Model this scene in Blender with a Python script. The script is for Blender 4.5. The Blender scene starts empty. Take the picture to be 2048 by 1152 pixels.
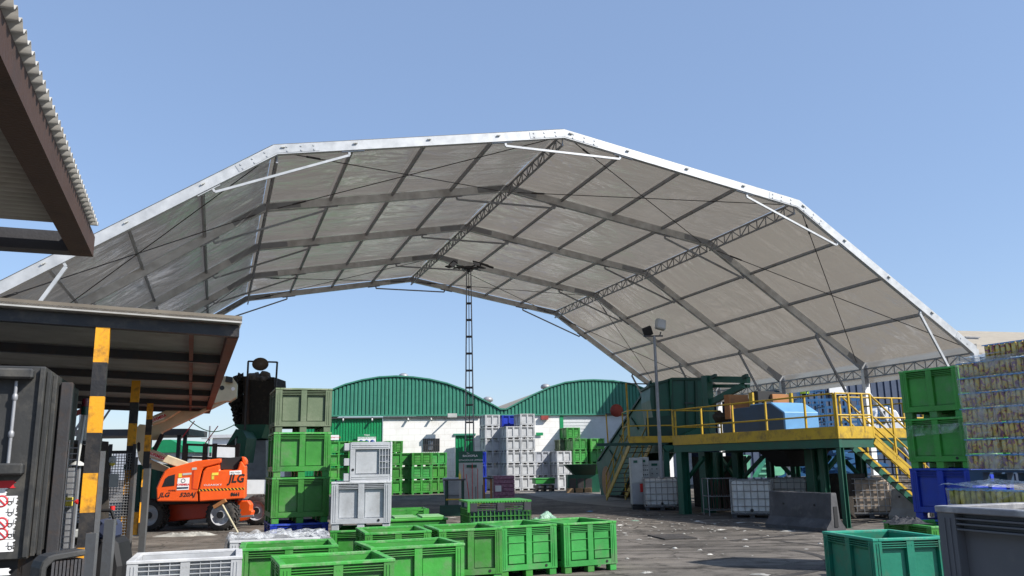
import bpy, bmesh, math, random
from mathutils import Vector, Matrix, noise
R_ = math.radians
random.seed(7)
S = bpy.context.scene
COL = S.collection
# ------------------------------------------------------------------ camera, world, sun
F, PITCH, ROLL, EYE = 1658.8, 0.2058, -0.0164, 1.8
cp, sp = math.cos(PITCH), math.sin(PITCH)
FW = Vector((0, cp, sp)); UPV = Vector((0, -sp, cp)); RX = Vector((1, 0, 0))
R2 = RX*math.cos(ROLL) + UPV*math.sin(ROLL); U2 = -RX*math.sin(ROLL) + UPV*math.cos(ROLL)
CAM = Vector((0, 0, EYE))
cd = bpy.data.cameras.new('camera'); cam = bpy.data.objects.new('camera', cd); COL.objects.link(cam)
cd.sensor_width = 36; cd.lens = F/2048*36; cd.clip_end = 3000; cd.clip_start = .05
m3 = Matrix((R2, U2, -FW)).transposed().to_4x4(); m3.translation = CAM
cam.matrix_world = m3
S.camera = cam
SUN_AZ, SUN_EL = R_(66), R_(40)          # azimuth from straight behind the camera, towards the right
sd = Vector((math.sin(SUN_AZ)*math.cos(SUN_EL), -math.cos(SUN_AZ)*math.cos(SUN_EL), math.sin(SUN_EL)))
w = bpy.data.worlds.new('World'); S.world = w; w.use_nodes = True
nt = w.node_tree; bg = nt.nodes['Background']
sk = nt.nodes.new('ShaderNodeTexSky'); sk.sky_type = 'NISHITA'; sk.sun_disc = False
sk.sun_elevation = SUN_EL; sk.sun_rotation = math.atan2(sd.x, sd.y)
sk.air_density = 1.0; sk.dust_density = .6; sk.ozone_density = 2.5; sk.altitude = 50
hz_ = nt.nodes.new('ShaderNodeMix'); hz_.data_type = 'RGBA'; hz_.inputs[0].default_value = .38; hz_.inputs[7].default_value = (3.0, 4.25, 6.9, 1)   # even summer haze over the whole sky
nt.links.new(sk.outputs[0], hz_.inputs[6]); nt.links.new(hz_.outputs[2], bg.inputs[0]); bg.inputs[1].default_value = 0.112
ld = bpy.data.lights.new('sun', 'SUN'); ld.energy = 5.0; ld.angle = R_(.5); ld.color = (1, .95, .88)
sun = bpy.data.objects.new('sun', ld); COL.objects.link(sun)
sun.rotation_euler = sd.to_track_quat('Z', 'Y').to_euler()
S.view_settings.view_transform = 'Standard'; S.view_settings.look = 'None'
S.view_settings.exposure = 0.42; S.view_settings.gamma = 1

# ------------------------------------------------------------------ pixel of the photo -> point in the place
def ray(x, y): return FW*F + R2*(x-1024) + U2*(576-y)
def G(x, y, z=0):
    d = ray(x, y); return CAM + d*((z-EYE)/d.z)
def D(x, y, Y):
    d = ray(x, y); return CAM + d*(Y/d.y)
def zz(L, ox, oy, s): return [(ox+a*s, oy+b*s) for a, b in L]
class Fr:
    """a local frame on the ground: origin and yaw"""
    def __init__(s, x, y, deg, z=0):
        s.o = Vector((x, y, z)); s.a = R_(deg); s.c, s.s = math.cos(s.a), math.sin(s.a)
    def loc(s, p):
        d = Vector(p)-s.o; return Vector((d.x*s.c+d.y*s.s, -d.x*s.s+d.y*s.c, d.z))
    def wor(s, p): return Vector((p[0]*s.c-p[1]*s.s, p[0]*s.s+p[1]*s.c, p[2]))+s.o
    def px(s, x, y, ly=0):
        o = s.loc(CAM); d = s.loc(CAM+ray(x, y))-o; t = (ly-o.y)/d.y; q = o+d*t; return (q.x, q.z)
    def pxx(s, x, y, lx):
        o = s.loc(CAM); d = s.loc(CAM+ray(x, y))-o; t = (lx-o.x)/d.x; q = o+d*t; return (q.y, q.z)
    def pz(s, x, y, z=0):
        q = s.loc(G(x, y, z)); return (q.x, q.y)
    def pp(s, L, ly=0): return [s.px(x, y, ly) for x, y in L]

# ------------------------------------------------------------------ materials
MATS = {}
def srgb(c): return tuple(((v/255/12.92) if v/255 <= .04045 else ((v/255+.055)/1.055)**2.4) for v in c)
def mat(name, col, rough=.5, metal=0, var=.12, scale=2.5, dirt=None, damt=.45, dscale=1.6, bump=.0, bscale=30, rnd=.06, spec=.5, trans=0, stretch=None, emit=None):
    if name in MATS: return MATS[name]
    m = bpy.data.materials.new(name); m.use_nodes = True; N = m.node_tree.nodes; L = m.node_tree.links
    b = N['Principled BSDF']; out = N['Material Output']
    tc = N.new('ShaderNodeTexCoord'); oi = N.new('ShaderNodeObjectInfo')
    mp = N.new('ShaderNodeMapping'); L.new(tc.outputs['Object'], mp.inputs[0])
    mu = N.new('ShaderNodeMath'); mu.operation = 'MULTIPLY'; L.new(oi.outputs['Random'], mu.inputs[0]); mu.inputs[1].default_value = 57
    cx = N.new('ShaderNodeCombineXYZ'); L.new(mu.outputs[0], cx.inputs[0]); L.new(mu.outputs[0], cx.inputs[1]); L.new(cx.outputs[0], mp.inputs['Location'])
    if stretch: mp.inputs['Scale'].default_value = stretch
    n1 = N.new('ShaderNodeTexNoise'); n1.inputs['Scale'].default_value = scale; n1.inputs['Detail'].default_value = 6; L.new(mp.outputs[0], n1.inputs['Vector'])
    hs = N.new('ShaderNodeHueSaturation'); hs.inputs['Color'].default_value = (*col, 1)
    mr = N.new('ShaderNodeMapRange'); L.new(n1.outputs[0], mr.inputs[0]); mr.inputs[1].default_value = .3; mr.inputs[2].default_value = .7
    mr.inputs[3].default_value = 1-var; mr.inputs[4].default_value = 1+var
    mr2 = N.new('ShaderNodeMapRange'); L.new(oi.outputs['Random'], mr2.inputs[0]); mr2.inputs[3].default_value = 1-rnd; mr2.inputs[4].default_value = 1+rnd
    mm = N.new('ShaderNodeMath'); mm.operation = 'MULTIPLY'; L.new(mr.outputs[0], mm.inputs[0]); L.new(mr2.outputs[0], mm.inputs[1]); L.new(mm.outputs[0], hs.inputs['Value'])
    c = hs.outputs[0]
    if rnd > .1:
        mh = N.new('ShaderNodeMapRange'); m7 = N.new('ShaderNodeMath'); m7.operation = 'FRACT'; m8 = N.new('ShaderNodeMath'); m8.operation = 'MULTIPLY'; m8.inputs[1].default_value = 7.3; L.new(oi.outputs['Random'], m8.inputs[0]); L.new(m8.outputs[0], m7.inputs[0])
        L.new(m7.outputs[0], mh.inputs[0]); mh.inputs[3].default_value = .485; mh.inputs[4].default_value = .515; L.new(mh.outputs[0], hs.inputs['Hue'])
    if dirt:
        n2 = N.new('ShaderNodeTexNoise'); n2.inputs['Scale'].default_value = dscale; n2.inputs['Detail'].default_value = 9; n2.inputs['Roughness'].default_value = .68; L.new(mp.outputs[0], n2.inputs['Vector'])
        r = N.new('ShaderNodeMapRange'); L.new(n2.outputs[0], r.inputs[0]); r.inputs[1].default_value = .5; r.inputs[2].default_value = .68; r.inputs[4].default_value = damt
        mx = N.new('ShaderNodeMix'); mx.data_type = 'RGBA'; L.new(r.outputs[0], mx.inputs[0]); L.new(c, mx.inputs[6]); mx.inputs[7].default_value = (*dirt, 1); c = mx.outputs[2]
    L.new(c, b.inputs['Base Color'])
    rr = N.new('ShaderNodeMapRange'); L.new(n1.outputs[0], rr.inputs[0]); rr.inputs[3].default_value = max(.05, rough-.12); rr.inputs[4].default_value = min(1, rough+.12); L.new(rr.outputs[0], b.inputs['Roughness'])
    b.inputs['Metallic'].default_value = metal; b.inputs['Specular IOR Level'].default_value = spec
    if bump:
        n3 = N.new('ShaderNodeTexNoise'); n3.inputs['Scale'].default_value = bscale; n3.inputs['Detail'].default_value = 4; L.new(mp.outputs[0], n3.inputs['Vector'])
        bp = N.new('ShaderNodeBump'); bp.inputs['Strength'].default_value = bump; bp.inputs['Distance'].default_value = .02; L.new(n3.outputs[0], bp.inputs['Height']); L.new(bp.outputs[0], b.inputs['Normal'])
    if trans:
        tr = N.new('ShaderNodeBsdfTranslucent'); tr.inputs[0].default_value = (col[0], col[1]*.95, col[2]*.86, 1); mxs = N.new('ShaderNodeMixShader'); mxs.inputs[0].default_value = trans
        L.new(b.outputs[0], mxs.inputs[1]); L.new(tr.outputs[0], mxs.inputs[2]); L.new(mxs.outputs[0], out.inputs[0])
    if emit: b.inputs['Emission Color'].default_value = (*emit, 1); b.inputs['Emission Strength'].default_value = 1
    MATS[name] = m; return m
def film_mat(name, col, alpha, rough=.2, bscale=7, bstr=.6):
    m = bpy.data.materials.new(name); m.use_nodes = True; N = m.node_tree.nodes; L = m.node_tree.links
    b = N['Principled BSDF']; out = N['Material Output']; b.inputs['Base Color'].default_value = (*col, 1); b.inputs['Roughness'].default_value = rough
    t = N.new('ShaderNodeBsdfTransparent'); mx = N.new('ShaderNodeMixShader'); tc = N.new('ShaderNodeTexCoord')
    n = N.new('ShaderNodeTexNoise'); n.inputs['Scale'].default_value = bscale; n.inputs['Detail'].default_value = 6; n.inputs['Distortion'].default_value = 1.5; L.new(tc.outputs['Object'], n.inputs['Vector'])
    bp = N.new('ShaderNodeBump'); bp.inputs['Strength'].default_value = bstr; bp.inputs['Distance'].default_value = .1; L.new(n.outputs[0], bp.inputs['Height']); L.new(bp.outputs[0], b.inputs['Normal'])
    r = N.new('ShaderNodeMapRange'); L.new(n.outputs[0], r.inputs[0]); r.inputs[1].default_value = .35; r.inputs[2].default_value = .7; r.inputs[3].default_value = max(0, alpha-.25); r.inputs[4].default_value = min(1, alpha+.3)
    L.new(r.outputs[0], mx.inputs[0]); L.new(t.outputs[0], mx.inputs[1]); L.new(b.outputs[0], mx.inputs[2]); L.new(mx.outputs[0], out.inputs[0]); return m
GRIME = (.06, .05, .04)
M = dict(
 green=mat('crate_green', (.036, .262, .036), .46, var=.2, dirt=(.15, .19, .12), damt=.55, dscale=2.6, bump=.2, bscale=14, rnd=.16),
 dullgreen=mat('crate_dull_green', (.115, .155, .088), .7, dirt=(.22, .23, .17), damt=.5, dscale=2.5, bump=.15, bscale=18),
 teal=mat('crate_teal', (.012, .20, .125), .45, dirt=(.13, .12, .09), damt=.5, dscale=3.2, bump=.12, bscale=18),
 blue=mat('crate_blue', (.006, .03, .36), .42, dirt=(.03, .04, .1), damt=.3, bump=.1, bscale=18),
 lgrey=mat('crate_light_grey', (.46, .475, .49), .5, dirt=(.24, .23, .21), damt=.40, dscale=3, bump=.1, bscale=18, rnd=.08),
 mgrey=mat('crate_mid_grey', (.36, .38, .42), .5, dirt=(.16, .15, .14), damt=.45, dscale=3, bump=.12, bscale=18, rnd=.08),
 dgrey=mat('crate_dark_grey', (.115, .12, .13), .6, dirt=(.21, .20, .19), damt=.35, dscale=4, bump=.12, bscale=18),
 dkgreen=mat('machine_green', (.007, .088, .052), .5, dirt=(.03, .045, .035), damt=.5, dscale=1.2, bump=.1, bscale=9),
 dkgreen2=mat('machine_green_dark', (.004, .045, .028), .55, dirt=(.03, .03, .025), damt=.5, dscale=1.2),
 yellow=mat('rail_yellow', (.50, .32, .018), .5, dirt=(.14, .09, .03), damt=.7, dscale=4, bump=.08),
 postyel=mat('post_yellow', (.80, .36, .012), .55, dirt=(.10, .06, .03), damt=.75, dscale=5, bump=.15),
 black=mat('black_paint', (.018, .018, .02), .5, dirt=(.09, .075, .06), damt=.5, dscale=4, bump=.15),
 contblk=mat('container_black', (.035, .036, .036), .55, dirt=(.13, .12, .10), damt=.5, dscale=2.2, bump=.2, bscale=14),
 rust=mat('rusty_steel', (.075, .042, .030), .65, metal=.2, dirt=(.035, .03, .03), damt=.6, dscale=2.5, bump=.3, bscale=50, stretch=(1, 1, .3)),
 rafter=mat('rafter_red_brown', (.16, .035, .018), .6, dirt=(.05, .03, .02), damt=.6, dscale=3),
 steeldk=mat('dark_steel', (.055, .055, .06), .5, metal=.3, dirt=(.10, .065, .045), damt=.6, dscale=3, bump=.15),
 galv=mat('galvanised', (.44, .455, .465), .5, metal=.3, var=.14, scale=4, dirt=(.54, .56, .58), damt=.4, dscale=7, bump=.05),
 alu=mat('aluminium', (.60, .60, .59), .45, metal=.45, var=.22, scale=2.5, dirt=(.34, .31, .29), damt=.6, dscale=1.6, bump=.08, stretch=(1, 1, 1)),
 steel=mat('grey_steel', (.30, .31, .33), .5, metal=.3, dirt=(.14, .12, .10), damt=.5),
 orange=mat('lift_orange', (.76, .098, .014), .36, var=.06, dirt=(.45, .08, .02), damt=.4),
 orangedk=mat('chassis_orange', (.50, .045, .010), .45, dirt=(.16, .05, .03), damt=.6),
 cream=mat('boom_cream', (.56, .50, .34), .42, dirt=(.30, .25, .17), damt=.4),
 tyre=mat('tyre', (.030, .029, .028), .85, dirt=(.12, .10, .08), damt=.6, dscale=6, bump=.3),
 rim=mat('wheel_rim', (.42, .43, .45), .5, dirt=(.14, .13, .12), damt=.5),
 blk=mat('flat_black', (.012, .012, .013), .6),
 sheet=mat('roof_sheet', (.46, .45, .42), .55, metal=.1, dirt=(.26, .22, .17), damt=.6, dscale=1.2),
 sheetdk=mat('roof_sheet_edge', (.20, .17, .13), .6, metal=.1, dirt=(.11, .09, .07), damt=.5),
 clad=mat('cladding_green', (.045, .22, .15), .45, var=.06, dirt=(.04, .16, .11), damt=.4, dscale=.8),
 door=mat('door_green', (.006, .24, .085), .45, var=.08, dirt=(.01, .13, .06), damt=.4),
 white=mat('white_plaster', (.86, .85, .82), .85, var=.05, dirt=(.55, .52, .46), damt=.35, dscale=.9, bump=.15, bscale=20),
 wht=mat('white_paint', (.80, .80, .80), .5, var=.03),
 shutter=mat('shutter_white', (.66, .67, .68), .5, var=.05, dirt=(.45, .45, .45), damt=.3),
 beige=mat('fibre_roof', (.33, .29, .225), .85, dirt=(.25, .21, .16), damt=.5, dscale=.5),
 bluew=mat('blue_cladding', (.045, .066, .115), .5, var=.1, dirt=(.03, .045, .08), damt=.4, dscale=.6),
 liftblue=mat('lift_blue', (.025, .12, .28), .45, dirt=(.02, .05, .12), damt=.4),
 ltblue=mat('cover_light_blue', (.13, .32, .56), .5, var=.1, dirt=(.12, .28, .5), damt=.5, dscale=2),
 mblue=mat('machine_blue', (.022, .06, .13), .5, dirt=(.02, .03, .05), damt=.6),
 rustpanel=mat('rusty_panel', (.36, .15, .05), .7, dirt=(.14, .08, .05), damt=.7, dscale=3),
 cab=mat('cabinet_grey', (.48, .49, .47), .5, dirt=(.25, .24, .22), damt=.4),
 tank=mat('tank_white', (.62, .62, .60), .4, dirt=(.30, .27, .22), damt=.45, dscale=1.6),
 tankdirty=mat('tank_dirty', (.42, .33, .25), .6, dirt=(.14, .10, .07), damt=.7, dscale=2.2),
 cage=mat('cage_steel', (.32, .33, .34), .5, metal=.4, dirt=(.16, .10, .06), damt=.6, dscale=5),
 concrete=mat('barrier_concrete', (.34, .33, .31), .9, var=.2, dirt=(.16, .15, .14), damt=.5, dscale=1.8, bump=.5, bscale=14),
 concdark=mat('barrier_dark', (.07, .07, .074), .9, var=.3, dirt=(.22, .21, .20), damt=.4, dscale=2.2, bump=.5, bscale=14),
 wood=mat('pallet_wood', (.33, .22, .12), .8, dirt=(.14, .10, .07), damt=.5),
 redmirror=mat('mirror_red', (.28, .05, .04), .5), tan=mat('mirror_back', (.14, .10, .07), .7, dirt=(.05, .04, .03), damt=.5),
 red=mat('red_paint', (.55, .02, .02), .5), yel2=mat('switch_yellow', (.75, .62, .08), .5),
 glass=mat('dark_glass', (.02, .022, .025), .12, spec=.8), lens=mat('lamp_glass', (.55, .57, .6), .15),
 junk=mat('junk_dark', (.028, .024, .02), .9, dirt=(.08, .06, .04), damt=.6, dscale=6, bump=.8, bscale=20),
 stone=mat('junk_lump', (.14, .12, .10), .9, dirt=(.05, .04, .04), damt=.6, bump=.6),
 hivis=mat('hivis_yellow', (.62, .85, .06), .6), skin=mat('skin', (.45, .26, .18), .6), navy=mat('navy_cloth', (.03, .04, .08), .8),
 redtxt=mat('sign_red', (.6, .02, .03), .5), mint=mat('mint_green', (.20, .55, .36), .5, dirt=(.1, .3, .2), damt=.4),
 litter=mat('litter_white', (.40, .39, .36), .8, var=.4, rnd=.35), brown=mat('rust_drum', (.35, .17, .07), .6, dirt=(.12, .07, .04), damt=.6),
 cloth=mat('black_cloth', (.02, .022, .028), .75, bump=.3), steeldk2=mat('worn_steel', (.15,.155,.16), .5, metal=.4, dirt=(.09,.08,.07), damt=.5, dscale=5, bump=.1),
 foliage=mat('foliage', (.05, .09, .03), .8, var=.4, rnd=.2))
for k_, c_r, d_r in (('green', (.055,.33,.055), (.30,.40,.24)), ('dullgreen', (.16,.21,.11), (.32,.34,.26)), ('teal', (.02,.30,.20), (.24,.30,.22)), ('blue', (.01,.045,.42), (.10,.14,.40)), ('lgrey', (.54,.55,.56), (.66,.66,.65)), ('mgrey', (.42,.44,.47), (.55,.55,.54)), ('dgrey', (.22,.22,.23), (.50,.49,.47))):
    M[k_+'_rim'] = mat('worn_rim_'+k_, c_r, .5, var=.2, scale=4, dirt=d_r, damt=.75, dscale=7, bump=.15)
M['film'] = film_mat('clear_film', (.72, .74, .76), .42, .18, 9)
M['filmwrap'] = film_mat('wrap_film', (.66, .64, .60), .26, .12, 5, .8)
M['bandfilm'] = film_mat('band_film', (.55, .62, .56), .16, .15, 6, .5)
M['filmgreen'] = film_mat('green_film', (.42, .66, .50), .55, .2, 9)
M['filmblue'] = film_mat('blue_film', (.10, .34, .70), .95, .25, 12)

def ground_mat():
    m = bpy.data.materials.new('asphalt'); m.use_nodes = True; N = m.node_tree.nodes; L = m.node_tree.links; b = N['Principled BSDF']
    tc = N.new('ShaderNodeTexCoord')
    def ns(s, d=8, r=.6): 
        n = N.new('ShaderNodeTexNoise'); n.inputs['Scale'].default_value = s; n.inputs['Detail'].default_value = d; n.inputs['Roughness'].default_value = r; L.new(tc.outputs['Object'], n.inputs['Vector']); return n
    def ramp(n, *st):
        c = N.new('ShaderNodeValToRGB'); L.new(n.outputs[0], c.inputs[0]); e = c.color_ramp.elements
        e[0].position = st[0][0]; e[0].color = (*st[0][1], 1); e[1].position = st[-1][0]; e[1].color = (*st[-1][1], 1)
        for p, q in st[1:-1]: k = e.new(p); k.color = (*q, 1)
        return c
    a = ramp(ns(.35), (.35, (.10, .091, .081)), (.52, (.150, .135, .119)), (.68, (.205, .183, .160)))
    s = ramp(ns(1.7, 10, .7), (.34, (.35, .34, .33)), (.50, (1, 1, 1)), (.7, (1.12, 1.1, 1.06)))
    g = ramp(ns(45, 3, .8), (.3, (.55, .55, .55)), (.5, (1, 1, 1)), (.72, (1.35, 1.33, 1.3)))
    def mulc(x, y):
        k = N.new('ShaderNodeMix'); k.data_type = 'RGBA'; k.blend_type = 'MULTIPLY'; k.inputs[0].default_value = 1; L.new(x, k.inputs[6]); L.new(y, k.inputs[7]); return k.outputs[2]
    vo = N.new('ShaderNodeTexVoronoi'); vo.feature = 'DISTANCE_TO_EDGE'; vo.inputs['Scale'].default_value = .32; nd = ns(1.1, 5); av = N.new('ShaderNodeVectorMath'); av.operation = 'ADD'; L.new(tc.outputs['Object'], av.inputs[0]); L.new(nd.outputs['Color'], av.inputs[1]); L.new(av.outputs[0], vo.inputs['Vector'])
    ck = ramp(vo, (.0, (.35, .35, .35)), (.012, (1, 1, 1)))
    ol = ramp(ns(.9, 12, .75), (.36, (.42, .41, .40)), (.44, (1, 1, 1)), (.6, (1, 1, 1)))
    mpt = N.new('ShaderNodeMapping'); mpt.inputs['Rotation'].default_value = (0, 0, R_(-28)); mpt.inputs['Scale'].default_value = (.12, 2.2, 1); L.new(tc.outputs['Object'], mpt.inputs[0]); nt_ = N.new('ShaderNodeTexNoise'); nt_.inputs['Scale'].default_value = 1.4; nt_.inputs['Detail'].default_value = 7; L.new(mpt.outputs[0], nt_.inputs['Vector'])
    tk = ramp(nt_, (.40, (.68, .67, .66)), (.5, (1, 1, 1)), (.66, (1.1, 1.09, 1.07)))
    L.new(mulc(mulc(mulc(mulc(mulc(a.outputs[0], s.outputs[0]), g.outputs[0]), ck.outputs[0]), ol.outputs[0]), tk.outputs[0]), b.inputs['Base Color']); b.inputs['Roughness'].default_value = .9; b.inputs['Specular IOR Level'].default_value = .3
    bp = N.new('ShaderNodeBump'); bp.inputs['Strength'].default_value = .5; bp.inputs['Distance'].default_value = .01; L.new(ns(60, 4).outputs[0], bp.inputs['Height']); L.new(bp.outputs[0], b.inputs['Normal'])
    return m
def membrane_mat():
    m = bpy.data.materials.new('tent_membrane'); m.use_nodes = True; N = m.node_tree.nodes; L = m.node_tree.links; b = N['Principled BSDF']; out = N['Material Output']
    tc = N.new('ShaderNodeTexCoord'); oi = N.new('ShaderNodeObjectInfo'); mp = N.new('ShaderNodeMapping'); L.new(tc.outputs['UV'], mp.inputs[0])
    mu = N.new('ShaderNodeMath'); mu.operation = 'MULTIPLY'; mu.inputs[1].default_value = 31; L.new(oi.outputs['Random'], mu.inputs[0]); cx = N.new('ShaderNodeCombineXYZ'); L.new(mu.outputs[0], cx.inputs[0]); L.new(cx.outputs[0], mp.inputs['Location'])
    n = N.new('ShaderNodeTexNoise'); n.inputs['Scale'].default_value = .55; n.inputs['Detail'].default_value = 4; n.inputs['Distortion'].default_value = .6; L.new(mp.outputs[0], n.inputs['Vector'])
    mp2 = N.new('ShaderNodeMapping'); mp2.inputs['Scale'].default_value = (.45, 1.3, 1); L.new(mp.outputs[0], mp2.inputs[0])
    n2 = N.new('ShaderNodeTexNoise'); n2.inputs['Scale'].default_value = .9; n2.inputs['Detail'].default_value = 2.5; n2.inputs['Distortion'].default_value = 1.0; L.new(mp2.outputs[0], n2.inputs['Vector'])
    ad = N.new('ShaderNodeMath'); ad.operation = 'MULTIPLY_ADD'; L.new(n2.outputs[0], ad.inputs[0]); ad.inputs[1].default_value = 1.3; L.new(n.outputs[0], ad.inputs[2])
    bp = N.new('ShaderNodeBump'); bp.inputs['Strength'].default_value = .9; bp.inputs['Distance'].default_value = .16; L.new(ad.outputs[0], bp.inputs['Height']); L.new(bp.outputs[0], b.inputs['Normal'])
    c = N.new('ShaderNodeValToRGB'); L.new(n.outputs[0], c.inputs[0]); c.color_ramp.elements[0].position = .3; c.color_ramp.elements[0].color = (.20, .187, .165, 1); c.color_ramp.elements[1].position = .7; c.color_ramp.elements[1].color = (.31, .29, .255, 1)
    sx_ = N.new('ShaderNodeSeparateXYZ'); L.new(tc.outputs['UV'], sx_.inputs[0])
    fr1 = N.new('ShaderNodeMath'); fr1.operation = 'MULTIPLY'; fr1.inputs[1].default_value = .51; L.new(sx_.outputs[0], fr1.inputs[0]); fr2 = N.new('ShaderNodeMath'); fr2.operation = 'FRACT'; L.new(fr1.outputs[0], fr2.inputs[0])
    lt = N.new('ShaderNodeMath'); lt.operation = 'LESS_THAN'; lt.inputs[1].default_value = .018; L.new(fr2.outputs[0], lt.inputs[0]); mxs_ = N.new('ShaderNodeMix'); mxs_.data_type = 'RGBA'; L.new(lt.outputs[0], mxs_.inputs[0]); L.new(c.outputs[0], mxs_.inputs[6]); mxs_.inputs[7].default_value = (.42, .40, .36, 1)
    L.new(mxs_.outputs[2], b.inputs['Base Color']); b.inputs['Roughness'].default_value = .2; b.inputs['Specular IOR Level'].default_value = 1.0; b.inputs['Coat Weight'].default_value = .35; b.inputs['Coat Roughness'].default_value = .2; L.new(bp.outputs[0], b.inputs['Coat Normal'])
    t = N.new('ShaderNodeBsdfTranslucent'); t.inputs[0].default_value = (.82, .74, .63, 1); mx = N.new('ShaderNodeMixShader'); mx.inputs[0].default_value = .125
    L.new(b.outputs[0], mx.inputs[1]); L.new(t.outputs[0], mx.inputs[2]); L.new(mx.outputs[0], out.inputs[0]); return m
def block_mat():
    m = bpy.data.materials.new('white_blockwork'); m.use_nodes = True; N = m.node_tree.nodes; L = m.node_tree.links; b = N['Principled BSDF']
    tc = N.new('ShaderNodeTexCoord'); mp = N.new('ShaderNodeMapping'); mp.inputs['Rotation'].default_value = (R_(90), 0, 0); L.new(tc.outputs['Object'], mp.inputs[0])
    br = N.new('ShaderNodeTexBrick'); br.inputs['Scale'].default_value = 1; br.inputs['Brick Width'].default_value = .8; br.inputs['Row Height'].default_value = .4; br.inputs['Mortar Size'].default_value = .018
    br.inputs['Color1'].default_value = (.86, .85, .82, 1); br.inputs['Color2'].default_value = (.84, .83, .80, 1); br.inputs['Mortar'].default_value = (.76, .74, .70, 1); L.new(mp.outputs[0], br.inputs['Vector'])
    n = N.new('ShaderNodeTexNoise'); n.inputs['Scale'].default_value = 1.2; n.inputs['Detail'].default_value = 8; L.new(tc.outputs['Object'], n.inputs['Vector'])
    r = N.new('ShaderNodeMapRange'); L.new(n.outputs[0], r.inputs[0]); r.inputs[1].default_value = .5; r.inputs[2].default_value = .75; r.inputs[4].default_value = .4
    mx = N.new('ShaderNodeMix'); mx.data_type = 'RGBA'; L.new(r.outputs[0], mx.inputs[0]); L.new(br.outputs[0], mx.inputs[6]); mx.inputs[7].default_value = (.55, .52, .46, 1); L.new(mx.outputs[2], b.inputs['Base Color']); b.inputs['Roughness'].default_value = .85; return m
def can_mat():
    m = bpy.data.materials.new('drink_can'); m.use_nodes = True; N = m.node_tree.nodes; L = m.node_tree.links; b = N['Principled BSDF']
    tc = N.new('ShaderNodeTexCoord'); oi = N.new('ShaderNodeObjectInfo'); mu = N.new('ShaderNodeMath'); mu.operation = 'MULTIPLY'; mu.inputs[1].default_value = 40; L.new(oi.outputs['Random'], mu.inputs[0])
    cx = N.new('ShaderNodeCombineXYZ'); L.new(mu.outputs[0], cx.inputs[0]); mp = N.new('ShaderNodeMapping'); L.new(tc.outputs['Object'], mp.inputs[0]); L.new(cx.outputs[0], mp.inputs['Location'])
    n = N.new('ShaderNodeTexNoise'); n.inputs['Scale'].default_value = 17; n.inputs['Detail'].default_value = 3; n.inputs['Distortion'].default_value = 1; L.new(mp.outputs[0], n.inputs['Vector'])
    c = N.new('ShaderNodeValToRGB'); c.color_ramp.interpolation = 'CONSTANT'; L.new(n.outputs[0], c.inputs[0]); e = c.color_ramp.elements
    e[0].position = 0; e[0].color = (.20, .09, .16, 1); e[1].position = .40; e[1].color = (.36, .12, .12, 1)
    for p, q in ((.45, (.62, .44, .10)), (.55, (.48, .44, .22)), (.62, (.60, .46, .16)), (.70, (.3, .10, .14))): k = e.new(p); k.color = (*q, 1)
    L.new(c.outputs[0], b.inputs['Base Color']); b.inputs['Roughness'].default_value = .35; b.inputs['Metallic'].default_value = .35; return m
M['asphalt'] = ground_mat(); M['membrane'] = membrane_mat(); M['block'] = block_mat(); M['can'] = can_mat()
M['pinkcans'] = mat('pink_cans', (.26, .10, .16), .5, var=.5, scale=14, dirt=(.45, .36, .42), damt=.6, dscale=22)
M['cangreen'] = mat('can_yellow_green', (.42, .40, .08), .35, metal=.3, var=.4, scale=18, dirt=(.16, .13, .03), damt=.7, dscale=16, rnd=.3)
M['cslab'] = mat('concrete_slab', (.20, .185, .165), .9, var=.2, scale=1.2, dirt=(.09, .08, .07), damt=.6, dscale=1.1, bump=.3)
M['stain'] = mat('tyre_mark', (.035, .032, .030), .8, var=.3, dirt=(.11, .10, .09), damt=.9, dscale=6)
M['plate'] = mat('dark_plate', (.045, .042, .040), .7, dirt=(.12, .10, .09), damt=.6, dscale=4)

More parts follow.
